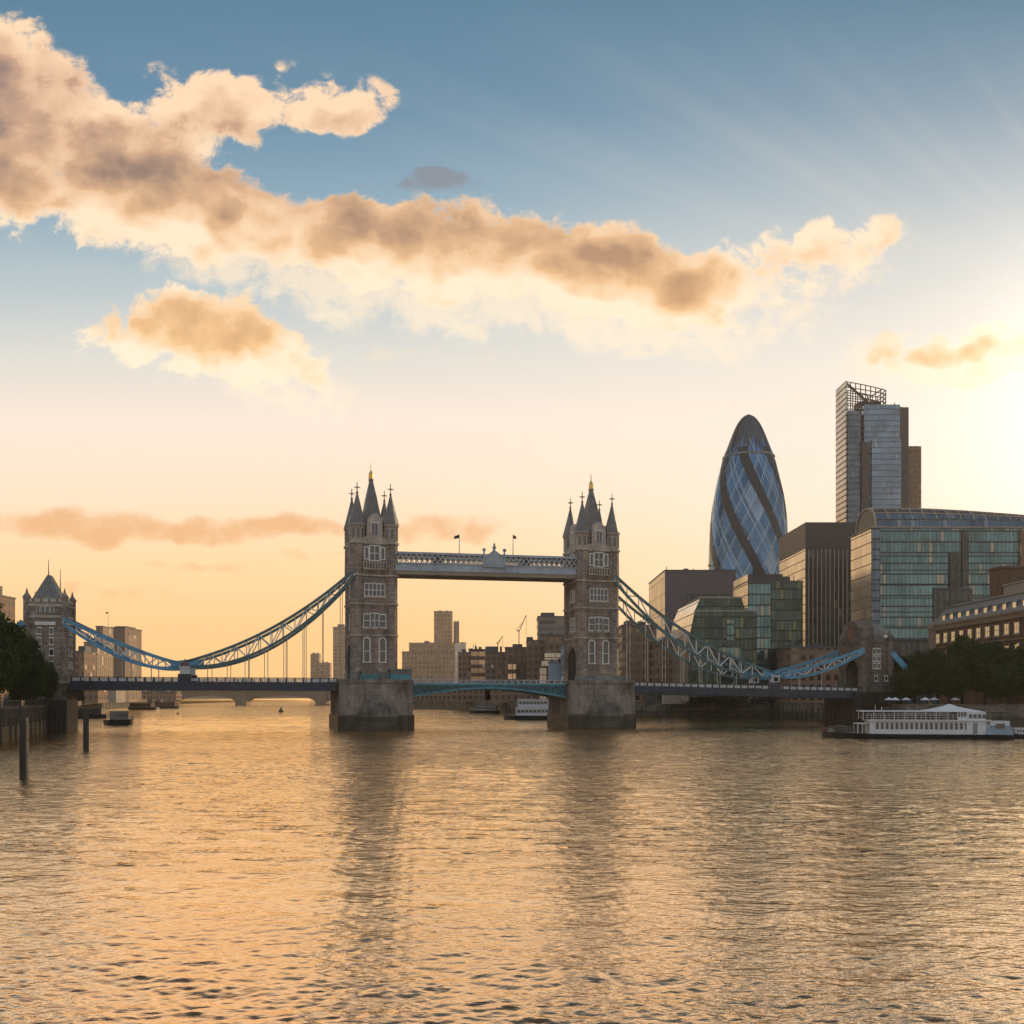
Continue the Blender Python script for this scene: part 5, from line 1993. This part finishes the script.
    q.box(px(871), px(860), -hb + .6, hb - .6, z(724.2), z(723.2))
    for i in range(3):
        for s in (-1, 1):
            xx = px(870) + (px(861) - px(870)) * i / 2
            q.box(xx - .06, xx + .06, s * (hb - .8) - .06, s * (hb - .8) + .06, .85, z(724.2))
    q.build('bow_shelter', M['boatwhite'], o)
    q = MB(); q.tube((px(880), 0, zd), (px(880), 0, z(704.5)), .07, .03, 6); q.tube((px(886), 0, zd), (px(886), 0, z(707)), .09, .05, 6); q.build('mast', M['boatwhite'], o)


river_boat()


def small_boat(name, label, px0, px1, pbase, ptop, hullmat, cabin_mat, B=3.2, rot=0.0, group=None, cab=(.2, .75), decks=1, bow_left=True):
    Y = CAMZ * FOC / (pbase - HOR)
    xa, xb = X(px0, Y), X(px1, Y)
    L = xb - xa
    o = thing(name, label, 'boat', ((xa + xb) / 2, Y, 0), rot + (math.pi if bow_left else 0), group)
    ht = Z(ptop, Y)
    hh = min(1.4, ht * .4)
    hull_mesh(L, B, -.6, hh, .3, .08, .4).build('hull', M[hullmat], o)
    c0, c1 = -L / 2 + L * cab[0], -L / 2 + L * cab[1]
    zc = hh - .1
    for d in range(decks):
        zn = hh + (ht - hh) * (d + 1) / decks
        s = .35 + .5 * d
        gb(o, 'cabin', M[cabin_mat], c0 + s, c1 - s * 1.6, -B / 2 + .4, B / 2 - .4, zc, zn - .15)
        q = MB(); q.box(c0 + s + .3, c1 - s * 1.6 - .3, -B / 2 + .36, B / 2 - .36, zc + (zn - zc) * .38, zn - (zn - zc) * .28); wo = q.build('window', M['pane'], o)
        for k_ in range(9):
            xm = c0 + s + .3 + (c1 - s * 2.6 - .6 - c0) * k_ / 8
            for sy in (-1, 1):
                gb(wo, 'window_mullion', M[cabin_mat], xm - .09, xm + .09, min(sy * (B / 2 - .355), sy * (B / 2 - .30)), max(sy * (B / 2 - .355), sy * (B / 2 - .30)), zc + (zn - zc) * .36, zn - (zn - zc) * .26)
        q = MB(); q.box(c0 + s - .25, c1 - s * 1.6 + .25, -B / 2 + .2, B / 2 - .2, zn - .15, zn); q.build('roof', M[cabin_mat], o)
        zc = zn
    q = MB()
    for i in range(6):
        xx = c1 + (L / 2 - c1) * i / 6
        e = max(.15, 1 - (i / 6) ** 2)
        for s in (-1, 1):
            q.box(xx - .04, xx + .04, s * (B / 2 - .35) * e - .04, s * (B / 2 - .35) * e + .04, hh - .2, hh + .9)
    q.build('rail', M['metal'], o)
    q = MB(); q.tube((c0 + L * .15, 0, ht - .1), (c0 + L * .15, 0, ht + (ht - hh) * .6 + .6), .06, .03, 6); q.build('mast', M['metal'], o)
    return o


LB = 'boats moored beyond the left span'
small_boat('work_boat', 'dark cabin boat seen below the left span', 106, 133, 724.5, 711, 'hull', 'metal', 5.5, R(40), LB, (.2, .8), 1, False)
small_boat('pontoon_boat', 'long dark boat moored behind the cabin boat', 72, 107, 718, 708, 'hull', 'timber', 6, R(8), LB, (.1, .85))
small_boat('barge', 'brown moored barge beyond the left span', 128, 158, 709.6, 703, 'timber', 'warehouse', 8, 0, LB, (.15, .9))
small_boat('barge', 'farther brown moored barge with pale end', 152, 180, 708.2, 702, 'timber', 'warehouse', 9, 0, LB, (.1, .85))
CB_ = 'boats moored between the bridge towers'
small_boat('passenger_boat', 'dark long passenger boat moored left of centre', 469, 500, 713.2, 706, 'hull', 'metal', 6, R(-6), CB_, (.08, .8))
small_boat('passenger_boat', 'white double deck passenger boat beside the right pier', 504, 552, 719.5, 699, 'hull', 'boatwhite', 7, R(-4), CB_, (.02, .78), 2)
small_boat('pontoon_boat', 'white open pontoon at the right edge behind the big boat', 1004, 1040, 738, 728, 'hull', 'boatwhite', 4, 0, None, (.1, .9))


def buoy(label, px, pbase, s):
    Y = CAMZ * FOC / (pbase - HOR)
    o = thing('buoy', label, 'buoy', (X(px, Y), Y, 0), 0, 'buoys on the river')
    q = MB(); q.lathe([(s * .8, -.4), (s, .1), (s, .5 * s), (s * .7, .75 * s)], 12); q.build('float', M['hull'], o)
    q = MB(); q.lathe([(s * .5, .75 * s), (s * .3, 1.6 * s), (s * .42, 1.7 * s), (s * .1, 2.1 * s)], 8); q.build('top_mark', M['rust'], o)


buoy('dark mooring buoy in the water before the left pier', 281, 712, 1.3)
buoy('tiny buoy near the end of the moored barges', 178, 714, .55)


# parasols on the right quay
def parasol(label, px, Y, s=1.0):
    o = thing('parasol', label, 'parasol', place(px, Y, .02), random.uniform(0, 3), 'white parasols under the right trees')
    q = MB(); q.tube((0, 0, 0), (0, 0, 2.7 * s), .05, .04, 6); q.build('pole', M['metal'], o)
    q = MB(); q.lathe([(1.35 * s, 2.05 * s), (1.3 * s, 2.15 * s), (.06, 2.8 * s)], 8); q.build('canopy', M['canvas'], o)


for px, Y, lab in ((889, 262, 'white parasol nearest the gabled abutment'), (895, 259, 'second white parasol from the gabled abutment'), (906, 262, 'white parasol below the second tree'),
                   (925, 259, 'white parasol left of the awning peak'), (934, 262, 'white parasol just beside the awning peak'), (955, 260, 'white parasol right of the awning peak')):
    parasol(lab, px, Y, .95)


# ------------------------------------------------------------------ evening haze
def haze():
    q = MB()
    q.box(-3200, 3200, -60, 3200, -3.0, 250)
    m = bpy.data.materials.new('evening haze')
    m.use_nodes = True
    N = NT(m.node_tree)
    N.n.clear()
    out = N.new('ShaderNodeOutputMaterial')
    v = N.new('ShaderNodeVolumePrincipled')
    v.inputs['Color'].default_value = (1.0, 0.91, 0.76, 1)
    v.inputs['Density'].default_value = HAZE_DENSITY
    v.inputs['Anisotropy'].default_value = 0.25
    N.l.new(v.outputs[0], out.inputs['Volume'])
    o = q.build('haze', m, None, uv=False)
    tag(o, 'thin golden evening haze over the river', None, None, 'stuff')


haze()
